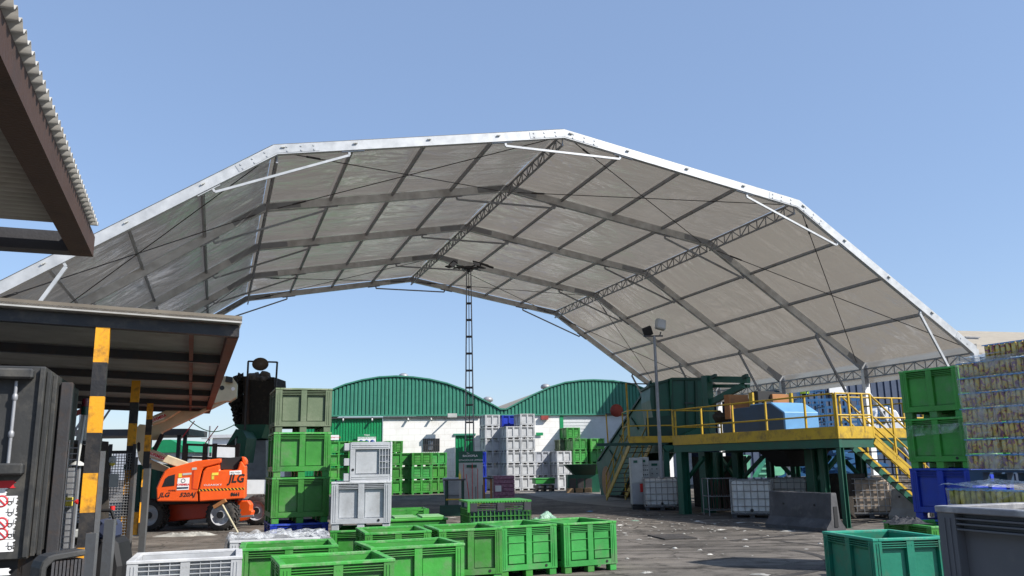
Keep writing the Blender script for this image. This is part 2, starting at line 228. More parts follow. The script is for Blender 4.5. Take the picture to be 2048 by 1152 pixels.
# ------------------------------------------------------------------ mesh builder
class MB:
    def __init__(s): s.v = []; s.f = []; s.m = []; s.sm = []; s.uv = None
    def add(s, vs, fs, mi=0, smooth=False):
        b = len(s.v); s.v += [tuple(v) for v in vs]
        for f in fs: s.f.append([b+i for i in f]); s.m.append(mi); s.sm.append(smooth)
        return s
    def box(s, x0, x1, y0, y1, z0, z1, mi=0):
        return s.add([(x0,y0,z0),(x1,y0,z0),(x1,y1,z0),(x0,y1,z0),(x0,y0,z1),(x1,y0,z1),(x1,y1,z1),(x0,y1,z1)],
            [(0,3,2,1),(4,5,6,7),(0,1,5,4),(1,2,6,5),(2,3,7,6),(3,0,4,7)], mi)
    def bar(s, p0, p1, w, h, up=(0,0,1), mi=0, ext=0):
        p0, p1 = Vector(p0), Vector(p1); d = (p1-p0).normalized(); u = Vector(up)
        if abs(d.dot(u.normalized())) > .98: u = Vector((0, 1, 0)) if abs(d.y) < .9 else Vector((1, 0, 0))
        a = d.cross(u).normalized(); b = a.cross(d).normalized(); p0 = p0-d*ext; p1 = p1+d*ext
        vs = [p+a*(i*w/2)+b*(j*h/2) for p in (p0, p1) for i, j in ((-1,-1),(1,-1),(1,1),(-1,1))]
        return s.add(vs, [(0,3,2,1),(4,5,6,7),(0,1,5,4),(1,2,6,5),(2,3,7,6),(3,0,4,7)], mi)
    def tube(s, p0, p1, r, n=8, r2=None, mi=0, smooth=True):
        p0, p1 = Vector(p0), Vector(p1); d = (p1-p0).normalized(); u = Vector((0,0,1)) if abs(d.z) < .95 else Vector((1,0,0))
        a = d.cross(u).normalized(); b = a.cross(d); r2 = r if r2 is None else r2
        vs = [p+(a*math.cos(2*math.pi*k/n)+b*math.sin(2*math.pi*k/n))*q for p, q in ((p0, r), (p1, r2)) for k in range(n)]
        s.add(vs, [(k, (k+1) % n, n+(k+1) % n, n+k) for k in range(n)], mi, smooth)
        return s.add(vs, [tuple(range(n))[::-1], tuple(range(n, 2*n))], mi)
    def pipe(s, pts, r, n=8, mi=0):
        for a, b in zip(pts, pts[1:]): s.tube(a, b, r, n, mi=mi)
        return s
    def prism(s, poly, y0, y1, mi=0):       # (x,z) outline run along y
        n = len(poly); vs = [(x, y0, z) for x, z in poly]+[(x, y1, z) for x, z in poly]
        return s.add(vs, [tuple(range(n)), tuple(range(n, 2*n))[::-1]]+[(k, n+k, n+(k+1) % n, (k+1) % n) for k in range(n)], mi)
    def prismz(s, poly, z0, z1, mi=0):
        n = len(poly); vs = [(x, y, z0) for x, y in poly]+[(x, y, z1) for x, y in poly]
        return s.add(vs, [tuple(range(n))[::-1], tuple(range(n, 2*n))]+[(k, (k+1) % n, n+(k+1) % n, n+k) for k in range(n)], mi)
    def prismx(s, poly, x0, x1, mi=0):      # (y,z)
        n = len(poly); vs = [(x0, y, z) for y, z in poly]+[(x1, y, z) for y, z in poly]
        return s.add(vs, [tuple(range(n)), tuple(range(n, 2*n))[::-1]]+[(k, n+k, n+(k+1) % n, (k+1) % n) for k in range(n)], mi)
    def lathe(s, c, axis, prof, n=20, mi=0):
        c = Vector(c); d = Vector(axis).normalized(); u = Vector((0,0,1)) if abs(d.z) < .95 else Vector((1,0,0)); a = d.cross(u).normalized(); b = a.cross(d)
        vs = [c+d*h+(a*math.cos(2*math.pi*k/n)+b*math.sin(2*math.pi*k/n))*r for r, h in prof for k in range(n)]
        fs = [(j*n+k, j*n+(k+1) % n, (j+1)*n+(k+1) % n, (j+1)*n+k) for j in range(len(prof)-1) for k in range(n)]
        return s.add(vs, fs, mi, True)
    def grid(s, nx, ny, fn, mi=0, smooth=True):
        vs = [fn(i/nx, j/ny) for j in range(ny+1) for i in range(nx+1)]
        return s.add(vs, [(j*(nx+1)+i, j*(nx+1)+i+1, (j+1)*(nx+1)+i+1, (j+1)*(nx+1)+i) for j in range(ny) for i in range(nx)], mi, smooth)
    def blob(s, c, rx, ry, rz, mi=0, amp=.3, seed=0, sub=2):
        bm = bmesh.new(); bmesh.ops.create_icosphere(bm, subdivisions=sub, radius=1)
        vs = []
        for v in bm.verts:
            k = 1+amp*noise.noise(v.co*1.7+Vector((seed*3.1, seed, 0)))*1.6; vs.append((c[0]+v.co.x*rx*k, c[1]+v.co.y*ry*k, c[2]+v.co.z*rz*k))
        fs = [tuple(v.index for v in f.verts) for f in bm.faces]; bm.free(); return s.add(vs, fs, mi, False)
    def mesh(s, name, mats, bevel=0, normals=True):
        me = bpy.data.meshes.new(name); me.from_pydata(s.v, [], s.f)
        for mm in (mats if isinstance(mats, (list, tuple)) else [mats]): me.materials.append(mm)
        me.polygons.foreach_set('material_index', s.m); me.polygons.foreach_set('use_smooth', s.sm)
        if normals or bevel:
            bm = bmesh.new(); bm.from_mesh(me)
            if normals: bmesh.ops.recalc_face_normals(bm, faces=bm.faces[:])
            if bevel:
                bmesh.ops.remove_doubles(bm, verts=bm.verts[:], dist=1e-5)
                es = [e for e in bm.edges if len(e.link_faces) == 2 and e.calc_face_angle(0) > .6]
                bmesh.ops.bevel(bm, geom=es, offset=bevel, segments=1, affect='EDGES', clamp_overlap=True)
            bm.to_mesh(me); bm.free()
        me.validate(); return me
    def build(s, name, mats, parent=None, world=False, bevel=0, normals=True):
        if world and parent:
            q = parent.matrix_basis if not parent.parent else parent.parent.matrix_basis @ parent.matrix_basis
            inv = q.inverted(); s.v = [tuple(inv @ Vector(v)) for v in s.v]
        me = s.mesh(name, mats, bevel, normals); o = bpy.data.objects.new(name, me); COL.objects.link(o)
        if parent: o.parent = parent
        return o
def thing(name, label, cat, loc=(0, 0, 0), rotz=0, group=None):
    o = bpy.data.objects.new(name, None); COL.objects.link(o); o.location = loc; o.rotation_euler = (0, 0, rotz); o.empty_display_size = .3
    o['label'] = label; o['category'] = cat
    if group: o['group'] = group
    return o
def tag(o, label, cat, group=None, kind=None):
    if kind: o['kind'] = kind
    if label: o['label'] = label
    if cat: o['category'] = cat
    if group: o['group'] = group
    return o
def copy_tree(o, parent=None):
    c = o.copy(); COL.objects.link(c)
    if parent: c.parent = parent; c.matrix_parent_inverse = o.matrix_parent_inverse.copy()
    for ch in list(o.children): copy_tree(ch, c)
    return c
def fthing(fr, name, label, cat, group=None): return thing(name, label, cat, tuple(fr.o), fr.a, group)
def lettering(body, size, m, parent, loc, rot=(90, 0, 0), name='lettering', extrude=.002, sx=1, shear=0, align='CENTER', bold=0):
    cu = bpy.data.curves.new('t', 'FONT'); cu.body = body; cu.size = size; cu.extrude = extrude; cu.align_x = align; cu.align_y = 'CENTER'; cu.shear = shear; cu.offset = bold
    cu.resolution_u = 2
    to = bpy.data.objects.new('t', cu); me = bpy.data.meshes.new_from_object(to); bpy.data.objects.remove(to); bpy.data.curves.remove(cu)
    me.name = name; me.materials.clear(); me.materials.append(m); o = bpy.data.objects.new(name, me); COL.objects.link(o)
    o.rotation_euler = [R_(a) for a in rot]; o.location = loc; o.scale = (sx, 1, 1)
    if parent: o.parent = parent
    return o

# ================================================================== SETTING
g = MB().add([(-400,-60,0),(400,-60,0),(400,900,0),(-400,900,0)], [(0,1,2,3)]).build('ground', M['asphalt']); tag(g, 'grey stained asphalt yard strewn with litter', 'ground', kind='structure')
sl = [G(1128,985), G(1172,1002), G(1240,1020), G(1290,1028), G(1400,1010), G(1350,990), G(1205,972)]
s_ = MB().prismz([(p.x, p.y) for p in [G(1030,984), G(1125,1003), G(1225,1013), G(1290,1018), G(1400,1004), G(1350,985), G(1150,972)]], 0.001, .004).build('pavement', M['cslab']); tag(s_, 'pale concrete apron in front of the inclined conveyor', 'pavement', kind='structure')
def arc_mark(c, r0, a0, a1, wd, lab):
    b = MB(); n = 24
    b.add([(c[0]+(r0+k*wd)*math.cos(R_(a0+(a1-a0)*i/n)), c[1]+(r0+k*wd)*math.sin(R_(a0+(a1-a0)*i/n)), .005) for i in range(n+1) for k in (0, 1)], [(2*i, 2*i+1, 2*i+3, 2*i+2) for i in range(n)])
    tag(b.build('tyre_mark', M['stain']), lab, 'tyre mark', kind='structure')
arc_mark((2.6,16.0), 2.9, -75, 20, .16, 'dark curved tyre mark on the lit asphalt')
arc_mark((2.4,16.4), 4.0, -70, 35, .12, 'wider thin curved tyre mark on the lit asphalt')
arc_mark((-1,30), 12.2, -62, -20, .2, 'long faint tyre mark near the platform shade')
pl_ = MB(); q = [G(1295,1072), G(1330,1080), G(1395,1078), G(1358,1070)]
pl_.prismz([(p.x, p.y) for p in q], .006, .03).build('steel_plate', M['plate']); tag(bpy.data.objects['steel_plate'], 'dark flat steel plate lying alone on the sunlit asphalt', 'plate')
# far low horizon line
fb = MB(); 
for k in range(60):
    x = -150+k*5+random.random()*3; h = 1.6+random.random()*2.4; fb.box(x, x+4+random.random()*5, 118+random.random()*14, 134, 0, h)
tag(fb.build('distant_skyline', mat('far_pale', (.42,.44,.47), .9, var=.2, scale=.2)), 'pale low line of distant buildings on the horizon', 'skyline', kind='structure')

# ------------------------------------------------------------------ barrel roofed warehouse
def warehouse():
    f = Fr(D(656,831,54.4).x, 54.4, 11.5); T = fthing(f, 'warehouse', 'white blockwork warehouse with two green arched gables and green and white doors', 'building')
    ez = f.px(800, 831)[1]
    a1 = [(596,818)]+zz([(60,270),(150,235),(250,190),(400,130),(550,90),(700,65),(850,57),(1000,65),(1150,85),(1300,120),(1450,175),(1600,255),(1710,312)], 600, 740, .2257)
    a2 = zz([(385,302),(430,303)], 900, 740, .2604)
    a3 = zz([(520,255),(640,190),(760,135),(880,98),(1000,82),(1100,78),(1250,85),(1400,110),(1500,150),(1640,215),(1760,290)], 900, 740, .2604)
    P1 = f.pp(a1); P2 = f.pp(a2); P3 = f.pp(a3); top = P1+P2+P3; x0, x1 = top[0][0], top[-1][0]
    base = [(x0, ez)]+top+[(x1, ez)]
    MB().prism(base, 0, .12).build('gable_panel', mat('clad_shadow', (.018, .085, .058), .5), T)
    def h(x):
        for a, b in zip(top, top[1:]):
            if a[0] <= x <= b[0]: return a[1]+(b[1]-a[1])*(x-a[0])/(b[0]-a[0])
        return ez
    rb = MB(); x = x0+.05
    while x < x1-.3:
        z = min(h(x), h(x+.17))-.05
        if z > ez+.1: rb.add([(x-.02,-.001,ez+.05),(x+.03,-.06,ez+.05),(x+.15,-.06,ez+.05),(x+.20,-.001,ez+.05),(x-.02,-.001,z),(x+.03,-.06,z),(x+.15,-.06,z),(x+.20,-.001,z)], [(0,1,5,4),(1,2,6,5),(2,3,7,6),(4,5,6,7),(0,3,2,1)])
        x += .25
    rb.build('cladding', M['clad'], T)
    tr = MB()
    for a, b in zip(top, top[1:]): tr.bar((a[0],-.03,a[1]+.02), (b[0],-.03,b[1]+.02), .22, .09, ext=.01)
    tr.bar((x0,-.05,ez), (x1,-.05,ez), .16, .10); tr.build('trim', M['clad'], T)
    def vault(P, x, y):
        b = MB(); n = len(P); q = [(a, .1, c-.02) for a, c in P]+[(a, 34, c-.02) for a, c in P]; q += [(a, .1, c-.1) for a, c in P]+[(a, 34, c-.1) for a, c in P]
        for i in range(n-1): b.add([q[i], q[i+1], q[n+i+1], q[n+i]], [(0,1,2,3)], smooth=False)
        b.build('vault_roof', M['beige'], T, normals=False)
    vault(P1+P2[:1], 0, 0); vault(P2[1:]+P3, 0, 0)
    # walls and openings (x from pixel at eave level)
    X = lambda px: f.px(px, 860)[0]
    ha = -.3
    wl = MB(); wl.box(X(766), X(910), 0, .3, ha, ez-.06); wl.box(X(948), X(1120), 0, .3, ha, ez-.06); wl.box(X(910), X(948), 0, .3, f.px(930,870)[1], ez-.06); wl.build('block_wall', M['block'], T)
    MB().box(X(1380), x1, 0, .3, ha, ez-.06).build('end_wall', M['white'], T); MB().box(min(x0, X(600)-.2), X(600), 0, .3, ha, ez-.06).build('end_wall', M['white'], T)
    def ribbed(xa, xb, za, zb, m, name, pitch, vert=True, y=.08):
        b = MB(); b.box(xa, xb, y, y+.05, za, zb)
        if vert:
            x = xa+.02
            while x < xb-pitch*.6: b.box(x, x+pitch*.5, y-.03, y-.001, za+.02, zb-.02); x += pitch
        else:
            z = za+.02
            while z < zb-pitch*.6: b.box(xa+.01, xb-.01, y-.03, y-.001, z, z+pitch*.72); z += pitch
        return b.build(name, m, T)
    ribbed(X(600), X(765), ha, ez-.1, M['door'], 'sliding_door', .18)
    d = ribbed(X(911), X(947.5), ha, f.px(930,870)[1]-.02, M['door'], 'wicket_door', .2)
    MB().bar((X(910)-.1,-.04,f.px(930,869)[1]), (X(948)+.1,-.04,f.px(930,869)[1]), .1, .12).build('door_lintel', M['clad'], T)
    ribbed(X(1127), X(1380), ha, ez-.1, M['shutter'], 'roller_shutter', .22, False)
    MB().box(X(1120), X(1127), -.03, .14, ha, ez-.06).build('shutter_post', M['door'], T)
    MB().bar((X(600),-.1,ez-.16), (X(960),-.1,ez-.16), .05, .07).build('door_rail', M['steeldk'], T)
    for p in (686, 744, 816, 862): MB().bar((X(p),.02,ez-.13), (X(p),-.28,ez-.36), .08, .12).build('rail_bracket', M['cab'], T)
    # barred window
    xa, xb = X(846), X(879); za, zb = f.px(862,903)[1], f.px(862,877)[1]
    wn = MB().box(xa, xb, -.02, .0, za, zb).build('window', M['glass'], T)
    b = MB(); k = xa+.04
    while k < xb: b.bar((k,-.07,za), (k,-.07,zb), .035, .035); k += .13
    b.bar((xa,-.07,(za+zb)/2), (xb,-.07,(za+zb)/2), .04, .04); b.build('window_bars', M['steeldk'], wn)
    b = MB(); b.box(xa+.35, xb-.45, -.03, -.021, za+.1, zb-.15); b.build('curtain', M['shutter'], wn)
    # cowls
    for px, py, yy in ((807, 751, 3), (976, 798, 1.5), (1091, 772, 3)):
        x, z = f.px(px, py+3, yy); MB().lathe((x, yy, z-.4), (0,0,1), [(.2,0),(.2,.3),(.32,.33),(.36,.45),(.3,.58),(.14,.66),(.02,.67)], 14).build('roof_cowl', M['steel'], T)
    # lamp with its arm, flat sign boards
    x, z = f.px(900, 835); L = MB(); L.bar((x,0,z), (x-.1,-1.0,z+.05), .07, .07); L.box(x-.3, x+.3, -1.25, -.9, z-.05, z+.2); L.build('wall_floodlight', M['cab'], T)
    x, z = f.px(1088, 835); MB().box(x-.25, x+.25, -.25, 0, z-.15, z+.12).build('alarm_box', M['redmirror'], T)
    return f, T
WF, WT = warehouse()
def board(f, name, lab, cat, x0, y0, x1, y1, ly, m, T=None):
    a = f.px(x0, y1, ly); b = f.px(x1, y0, ly); t = thing(name, lab, cat, tuple(f.wor(((a[0]+b[0])/2, ly, a[1]))), f.a)
    wv, hv = b[0]-a[0], b[1]-a[1]; MB().box(-wv/2, wv/2, -.03, 0, 0, hv).build('panel', m, t); return t, wv, hv
t, wv, hv = board(WF, 'safety_sign', 'white sign with green heading and round blue symbols above the green crates', 'sign', 715, 868, 752, 893, -.15, M['wht'])
MB().box(-wv/2, wv/2, -.04, -.031, hv*.78, hv).build('heading', M['door'], t); lettering('TREX', .16, M['wht'], t, (0,-.045,hv*.9)); lettering('EQUIPOS DE PROTECCIÓN', .1, M['door'], t, (0,-.034,hv*.68))
for k in (-.36, 0, .36): MB().lathe((k,-.05,hv*.35), (0,1,0), [(.001,0),(.15,0),(.15,.02)], 16).build('symbol', mat('sign_blue', (.01,.05,.2), .5), t)
t, wv, hv = board(WF, 'small_sign', 'narrow white sign with red line of letters on the green door', 'sign', 655, 870, 678, 880, -.15, M['wht'])
lettering('SEGURIDAD 3-100', .12, M['redtxt'], t, (0,-.035,hv*.5))
t, wv, hv = board(WF, 'green_arrow_sign', 'slim green sign on bare white wall right of the tall grey stacks', 'sign', 1072, 865, 1086, 871, -.1, M['door'])

# ------------------------------------------------------------------ blue building far right
bf = Fr(13.5, 50, 14); bt = fthing(bf, 'blue_warehouse', 'blue ribbed warehouse with beige sheet roof behind the machinery on the right', 'building')
bz = bf.px(1990, 714)[1]
b = MB().box(0, 40, 0, .2, 0, bz); x = .1
while x < 39.5: b.box(x, x+.26, -.07, -.001, 0, bz-.05); x += .5
b.build('wall', M['bluew'], bt)
rz = bf.px(2048, 668, 16)[1]
MB().add([(-1,-.5,bz+.05),(41,-.5,bz+.05),(41,16,rz),(-1,16,rz),(-1,-.5,bz+.2),(41,-.5,bz+.2),(41,16,rz+.15),(-1,16,rz+.15)], [(0,1,2,3),(4,5,6,7),(0,1,5,4),(3,2,6,7),(0,3,7,4),(1,2,6,5)]).build('roof', M['beige'], bt)
MB().box(0,40,12,12.2,0,bz).build('rear_wall', M['bluew'], bt)
vx, vz = bf.px(1937, 690, 9); b = MB().box(vx-.6, vx+.55, 8.5, 9.5, vz-.6, vz+.55)
for k in range(4): b.box(vx-.7, vx+.65, 8.4, 9.6, vz-.1+k*.2, vz-.02+k*.2)
b.build('roof_vent', M['steel'], bt)
x, z = bf.px(1676, 781, -.3); MB().box(x-.6, x+.6, -.3, -.2, z-.25, z+.25).build('window', M['shutter'], bt)

# ------------------------------------------------------------------ the big tent
TF = Fr(1.5443, 22.309, 19.53)
tent = fthing(TF, 'event_tent', 'huge open white tent roof with metal arches spanning the whole yard', 'tent')
W1, ZK, ZR, W2, ZE = 7.83, 9.42, 10.79, 14.266, 5.05
prof = [(-W2, ZE), (-W1, ZK), (0, ZR), (W1, ZK), (W2, ZE)]
def nrm(a, b): d = Vector((b[0]-a[0], b[1]-a[1])).normalized(); return Vector((-d.y, d.x))
NR = [nrm(a, b) for a, b in zip(prof, prof[1:])]
def offp(i, h):      # profile node i moved out by h
    if i == 0: n = NR[0]; return Vector(prof[0])+n*h
    if i == 4: n = NR[3]; return Vector(prof[4])+n*h
    n = (NR[i-1]+NR[i]).normalized(); return Vector(prof[i])+n*(h/n.dot(NR[i]))
for k in range(5):
    y = 5.0*k; m = M['galv'] if k == 0 else M['alu']
    for i in range(4):
        a0, b0, a1, b1 = offp(i, 0), offp(i+1, 0), offp(i, .25), offp(i+1, .25)
        ya, yb = y-.07, y+.07
        MB().prism([tuple(a0), tuple(b0), tuple(b1), tuple(a1)], ya, yb).build('rafter', m, tent)
    for s in (-1, 1):
        MB().box(s*W2-.12+s*.16, s*W2+.12+s*.16, y-.07, y+.07, .02, ZE+.1).build('column', M['wht'] if k else M['galv'], tent)
        if k == 1 and s == 1: pass
    for i in range(5):
        b = MB()
        for yy in ((y-.078, y-.072), (y+.072, y+.078)):
            if 0 < i < 4:
                p = Vector(prof[i]); n = (NR[i-1]+NR[i]).normalized()
                dl = (Vector(prof[i-1])-p).normalized(); dr = (Vector(prof[i+1])-p).normalized()
                lo = [p+dl*1.05+NR[i-1]*.03, offp(i, .03), p+dr*1.05+NR[i]*.03]; hi = [p+dr*1.05+NR[i]*.22, offp(i, .22), p+dl*1.05+NR[i-1]*.22]
                b.prism([tuple(v) for v in lo[:2]+[hi[1], hi[2]]], *yy); b.prism([tuple(v) for v in lo[1:]+hi[:2]], *yy)
                for d_, N_ in ((dl, NR[i-1]), (dr, NR[i])):
                    for u in (.25, .6, .92):
                        for v in (.07, .18):
                            c = p+d_*u+N_*v; ys = y-.08 if yy[0] < y else y+.08; b.tube((c.x, ys-.012, c.y), (c.x, ys+.012, c.y), .026, 6)
            else:
                s = -1 if i == 0 else 1; p = Vector(prof[i]); dl = (Vector(prof[1 if i == 0 else 3])-p).normalized(); N_ = NR[0 if i == 0 else 3]
                q = [p+dl*.8+N_*.03, p+dl*.8+N_*.22, p+N_*.24+Vector((s*.06,0)), p+Vector((s*.24, -.1)), p+Vector((s*.24, -.7)), p+Vector((s*.07, -.7)), p+Vector((s*.05, -.05))]
                b.prism([tuple(v) for v in q], *yy)
                for u, v in ((.3,.12),(.6,.12)): c = p+dl*u+N_*v; ys = y-.08 if yy[0] < y else y+.08; b.tube((c.x, ys-.012, c.y), (c.x, ys+.012, c.y), .026, 6)
        b.build('connector_plate', M['galv'] if k == 0 else M['steel'], tent)
    def on(i, j, d, off):   # point d metres from node i towards j
        p = Vector(prof[i]); e = (Vector(prof[j])-p).normalized(); N_ = NR[min(i, j)]; q = p+e*d+N_*off; return (q.x, y, q.y)
    for i in (1, 2, 3):
        b = MB(); A, B = on(i, i-1, 1.8, -.12), on(i, i+1, 1.8, -.12); b.bar(A, B, .045, .06)
        b.bar(A, on(i, i-1, 1.8, .02), .06, .05); b.bar(B, on(i, i+1, 1.8, .02), .06, .05)
        b.bar(on(i, i-1, 1.6, -.02), on(i, i-1, 2.2, -.02), .07, .03); b.bar(on(i, i+1, 1.6, -.02), on(i, i+1, 2.2, -.02), .07, .03)
        b.build('brace', M['galv'] if k == 0 else M['steel'], tent)
    for i, j in ((0, 1), (4, 3)):
        s = -1 if i == 0 else 1; A = on(i, j, 2.3, -.1); b = MB().bar(A, (s*W2-s*.0, y, ZE-2.4), .06, .08); b.bar(A, on(i, j, 2.3, .03), .07, .06); b.build('brace', M['galv'] if k == 0 else M['steel'], tent)
# small hooks on the fascia of the first arch
for i in range(4):
    L = (Vector(prof[i+1])-Vector(prof[i])).length
    for u in (0.02, .25, .5, .75):
        p = Vector(prof[i])+(Vector(prof[i+1])-Vector(prof[i]))*u+NR[i]*.17; e = (Vector(prof[i+1])-Vector(prof[i])).normalized()
        MB().bar((p.x-e.x*.05, -.10, p.y-e.y*.05), (p.x+e.x*.05, -.10, p.y+e.y*.05), .035, .03).bar((p.x,-.07,p.y), (p.x,-.12,p.y), .025, .025).build('hook', M['cab'], tent)
for k in range(4):
    y0, y1 = 5.0*k, 5.0*k+5
    for i in range(4):
        a, bb = Vector(prof[i]), Vector(prof[i+1]); N_ = NR[i]; L = (bb-a).length
        for u in (.25, .5, .75):
            p = a+(bb-a)*u+N_*.2; MB().bar((p.x, y0+.08, p.y), (p.x, y1-.08, p.y), .06, .11, up=(N_.x, 0, N_.y)).build('purlin', M['steel'], tent)
        A, B = offp(i, .27), offp(i+1, .27); nx, ny = 28, 20; sd_ = k*7+i
        def fn(u, v):
            p = A+(B-A)*u; q = u*4 % 1; sag = -.05*math.sin(math.pi*v)*math.sin(math.pi*q)
            wz = .022*noise.noise(Vector((u*9+sd_, v*2.2, 3)))+.012*noise.noise(Vector((u*26, v*5+sd_, 1)))
            p = p+N_*(.02+sag*.6+wz*math.sin(math.pi*min(1, max(0, v)))); return (p.x, y0+5*v, p.y)
        mb = MB().grid(nx, ny, fn); o = mb.build('roof_panel', M['membrane'], tent, normals=False)
        me = o.data; uvl = me.uv_layers.new(name='UVMap')
        for lp in me.loops:
            c = mb.v[lp.vertex_index]; uvl.data[lp.index].uv = ((Vector((c[0], c[2]))-A).length, c[1])
    for i in range(5):      # lattice purlins
        p = Vector(prof[i]); s = 0 if 0 < i < 4 else (1 if i == 4 else -1); zt, zb = (p.y+.17, p.y-.16) if not s else (p.y-.02, p.y-.34); x = p.x+s*.12
        b = MB().bar((x, y0+.08, zt), (x, y1-.08, zt), .05, .05).bar((x, y0+.08, zb), (x, y1-.08, zb), .05, .05); n = 10
        for j in range(n):
            ya, yb = y0+.1+(4.8)*j/n, y0+.1+4.8*(j+1)/n
            b.bar((x, ya, zt if j % 2 else zb), (x, yb, zb if j % 2 else zt), .028, .028); b.bar((x, ya, zt), (x, ya, zb), .028, .028)
        b.build('lattice_purlin', M['steel'], tent)
    for s in (-1, 1):
        b = MB(); x = s*(W2+.30); b.grid(10, 3, lambda u, v: (x+.02*math.sin(u*17), y0+5*u, ZE-.55+.85*v)); b.build('valance', M['membrane'], tent, normals=False)
for k in (0, 3):
    y0, y1 = 5.0*k+.1, 5.0*k+4.9
    for i in range(4):
        a = Vector(prof[i])+(Vector(prof[i+1])-Vector(prof[i])).normalized()*.35; c = Vector(prof[i+1])-(Vector(prof[i+1])-Vector(prof[i])).normalized()*.35; a = a+NR[i]*.04; c = c+NR[i]*.04
        for ya, yb in ((y0, y1), (y1, y0)):
            b = MB().tube((a.x, ya, a.y), (c.x, yb, c.y), .014, 5); e = (Vector((c.x, yb, c.y))-Vector((a.x, ya, a.y))).normalized(); p = Vector((a.x, ya, a.y)); b.tube(p+e*.5, p+e*.95, .03, 5); b.build('bracing_cable', M['steeldk'], tent)
for s, y in ((1, 5), (1, 10)):      # guy strut outside the column
    MB().tube((s*W2+.3, y, 4.1), (s*W2+2.6, y+.4, 1.2), .05, 8).build('guy_strut', M['galv'], tent)

# ------------------------------------------------------------------ black and yellow posted shelter, left
SF = Fr(-3.6, 10.8, 21)
sh = fthing(SF, 'shelter', 'low open shelter with sheet roof on three black and yellow striped posts', 'shelter')
TL = .035                      # the roof climbs a little to the left
def zt(x): return -x*TL
def hb(y, name, m, x0=-7.6, x1=0, z0=3.46, h=.14, d=.14):
    b = MB(); b.add([(x0,y,z0+zt(x0)),(x1,y,z0+zt(x1)),(x1,y+d,z0+zt(x1)),(x0,y+d,z0+zt(x0)),(x0,y,z0+h+zt(x0)),(x1,y,z0+h+zt(x1)),(x1,y+d,z0+h+zt(x1)),(x0,y+d,z0+h+zt(x0))], [(0,3,2,1),(4,5,6,7),(0,1,5,4),(1,2,6,5),(2,3,7,6),(3,0,4,7)]); return b.build(name, m, sh)
hb(0, 'front_beam', M['black'])
for y in (3.2, 6.7, 10.2, 13.9): hb(y, 'roof_beam', M['steeldk'], x1=-.14)
hb(17.3, 'rear_beam', M['steeldk'])
MB().box(-.14, -.002, .14, 17.3, 3.455, 3.60).build('edge_rafter', M['rafter'], sh); MB().box(-.62, -.56, .14, 17.3, 3.50, 3.595).build('inner_rafter', M['rafter'], sh)
b = MB(); n = 160
for j in range(n):            # sheet ribs run along x
    y = -.15+17.9*j/n; y2 = y+17.9/n*.5; z = 3.62
    b.add([(-7.8,y,z+zt(-7.8)),(.02,y,z),(.02,y2,z),(-7.8,y2,z+zt(-7.8)),(-7.8,y,z+.05+zt(-7.8)),(.02,y,z+.05),(.02,y2,z+.05),(-7.8,y2,z+.05+zt(-7.8))], [(0,3,2,1),(0,1,5,4),(1,2,6,5),(2,3,7,6),(3,0,4,7)])
b.add([(-7.8,-.15,3.64+zt(-7.8)),(.02,-.15,3.64),(.02,17.75,3.64),(-7.8,17.75,3.64+zt(-7.8)),(-7.8,-.15,3.71+zt(-7.8)),(.02,-.15,3.71),(.02,17.75,3.71),(-7.8,17.75,3.71+zt(-7.8))], [(0,3,2,1),(4,5,6,7),(0,1,5,4),(1,2,6,5),(2,3,7,6),(3,0,4,7)], 1)
b.build('roof_sheet', [M['sheet'], M['sheetdk']], sh, normals=False)
bands = [(.0,.35,0),(.35,.88,1),(.88,1.28,0),(1.28,1.74,1),(1.74,2.22,0),(2.22,2.66,1),(2.66,3.08,0),(3.08,3.46,1)]
for y in (.06, 7.05, 13.7):
    b = MB()
    for z0, z1, c in bands: b.box(-1.70, -1.54, y-.07, y+.07, z0, z1+(zt(-1.6) if z1 > 3.4 else 0), c)
    b.build('post', [M['black'], M['postyel']], sh)
    MB().box(-1.535, -1.48, y-.035, y+.035, 0, 1.9 if y > 10 else 2.0).build('post_guard', M['steeldk2'], sh)

UF = Fr(-3.24, 6.23, 21)
up = fthing(UF, 'corrugated_canopy', 'near overhead canopy of corrugated sheet on a rusty steel frame, top left', 'canopy')
MB().box(-.15, 0, -9.5, 0, 3.40, 3.56).build('edge_beam', M['rust'], up)
MB().box(-6, -.152, -.15, -.002, 3.40, 3.55).build('end_beam', M['steeldk'], up)
MB().box(-6, -.152, -9.6, -9.4, 3.40, 3.55).build('end_beam', M['steeldk'], up)
b = MB(); n = 60; pts = []
yy = -9.6
while yy < -.25:
    pts.append(yy); yy += .0125
def cz(y): return 3.585+.020*math.sin(y*2*math.pi/.10)
vs = [(x, y, cz(y)+t) for y in pts for x, t in ((-6, 0), (.045, 0), (.045, .006), (-6, .006))]
b.add(vs, [q for i in range(len(pts)-1) for q in ((4*i, 4*i+1, 4*i+5, 4*i+4), (4*i+1, 4*i+2, 4*i+6, 4*i+5), (4*i+2, 4*i+3, 4*i+7, 4*i+6))], smooth=True)
b.build('corrugated_sheet', M['sheet'], up, normals=False)
for x in (-5.6,):
    for y in (-.3, -9.3): MB().box(x-.08, x+.08, y-.08, y+.08, 0, 3.4).build('post', M['steeldk'], up)
for y in (-3.2, -6.3): MB().box(-6, -.152, y, y+.12, 3.44, 3.555).build('cross_beam', M['steeldk'], up)

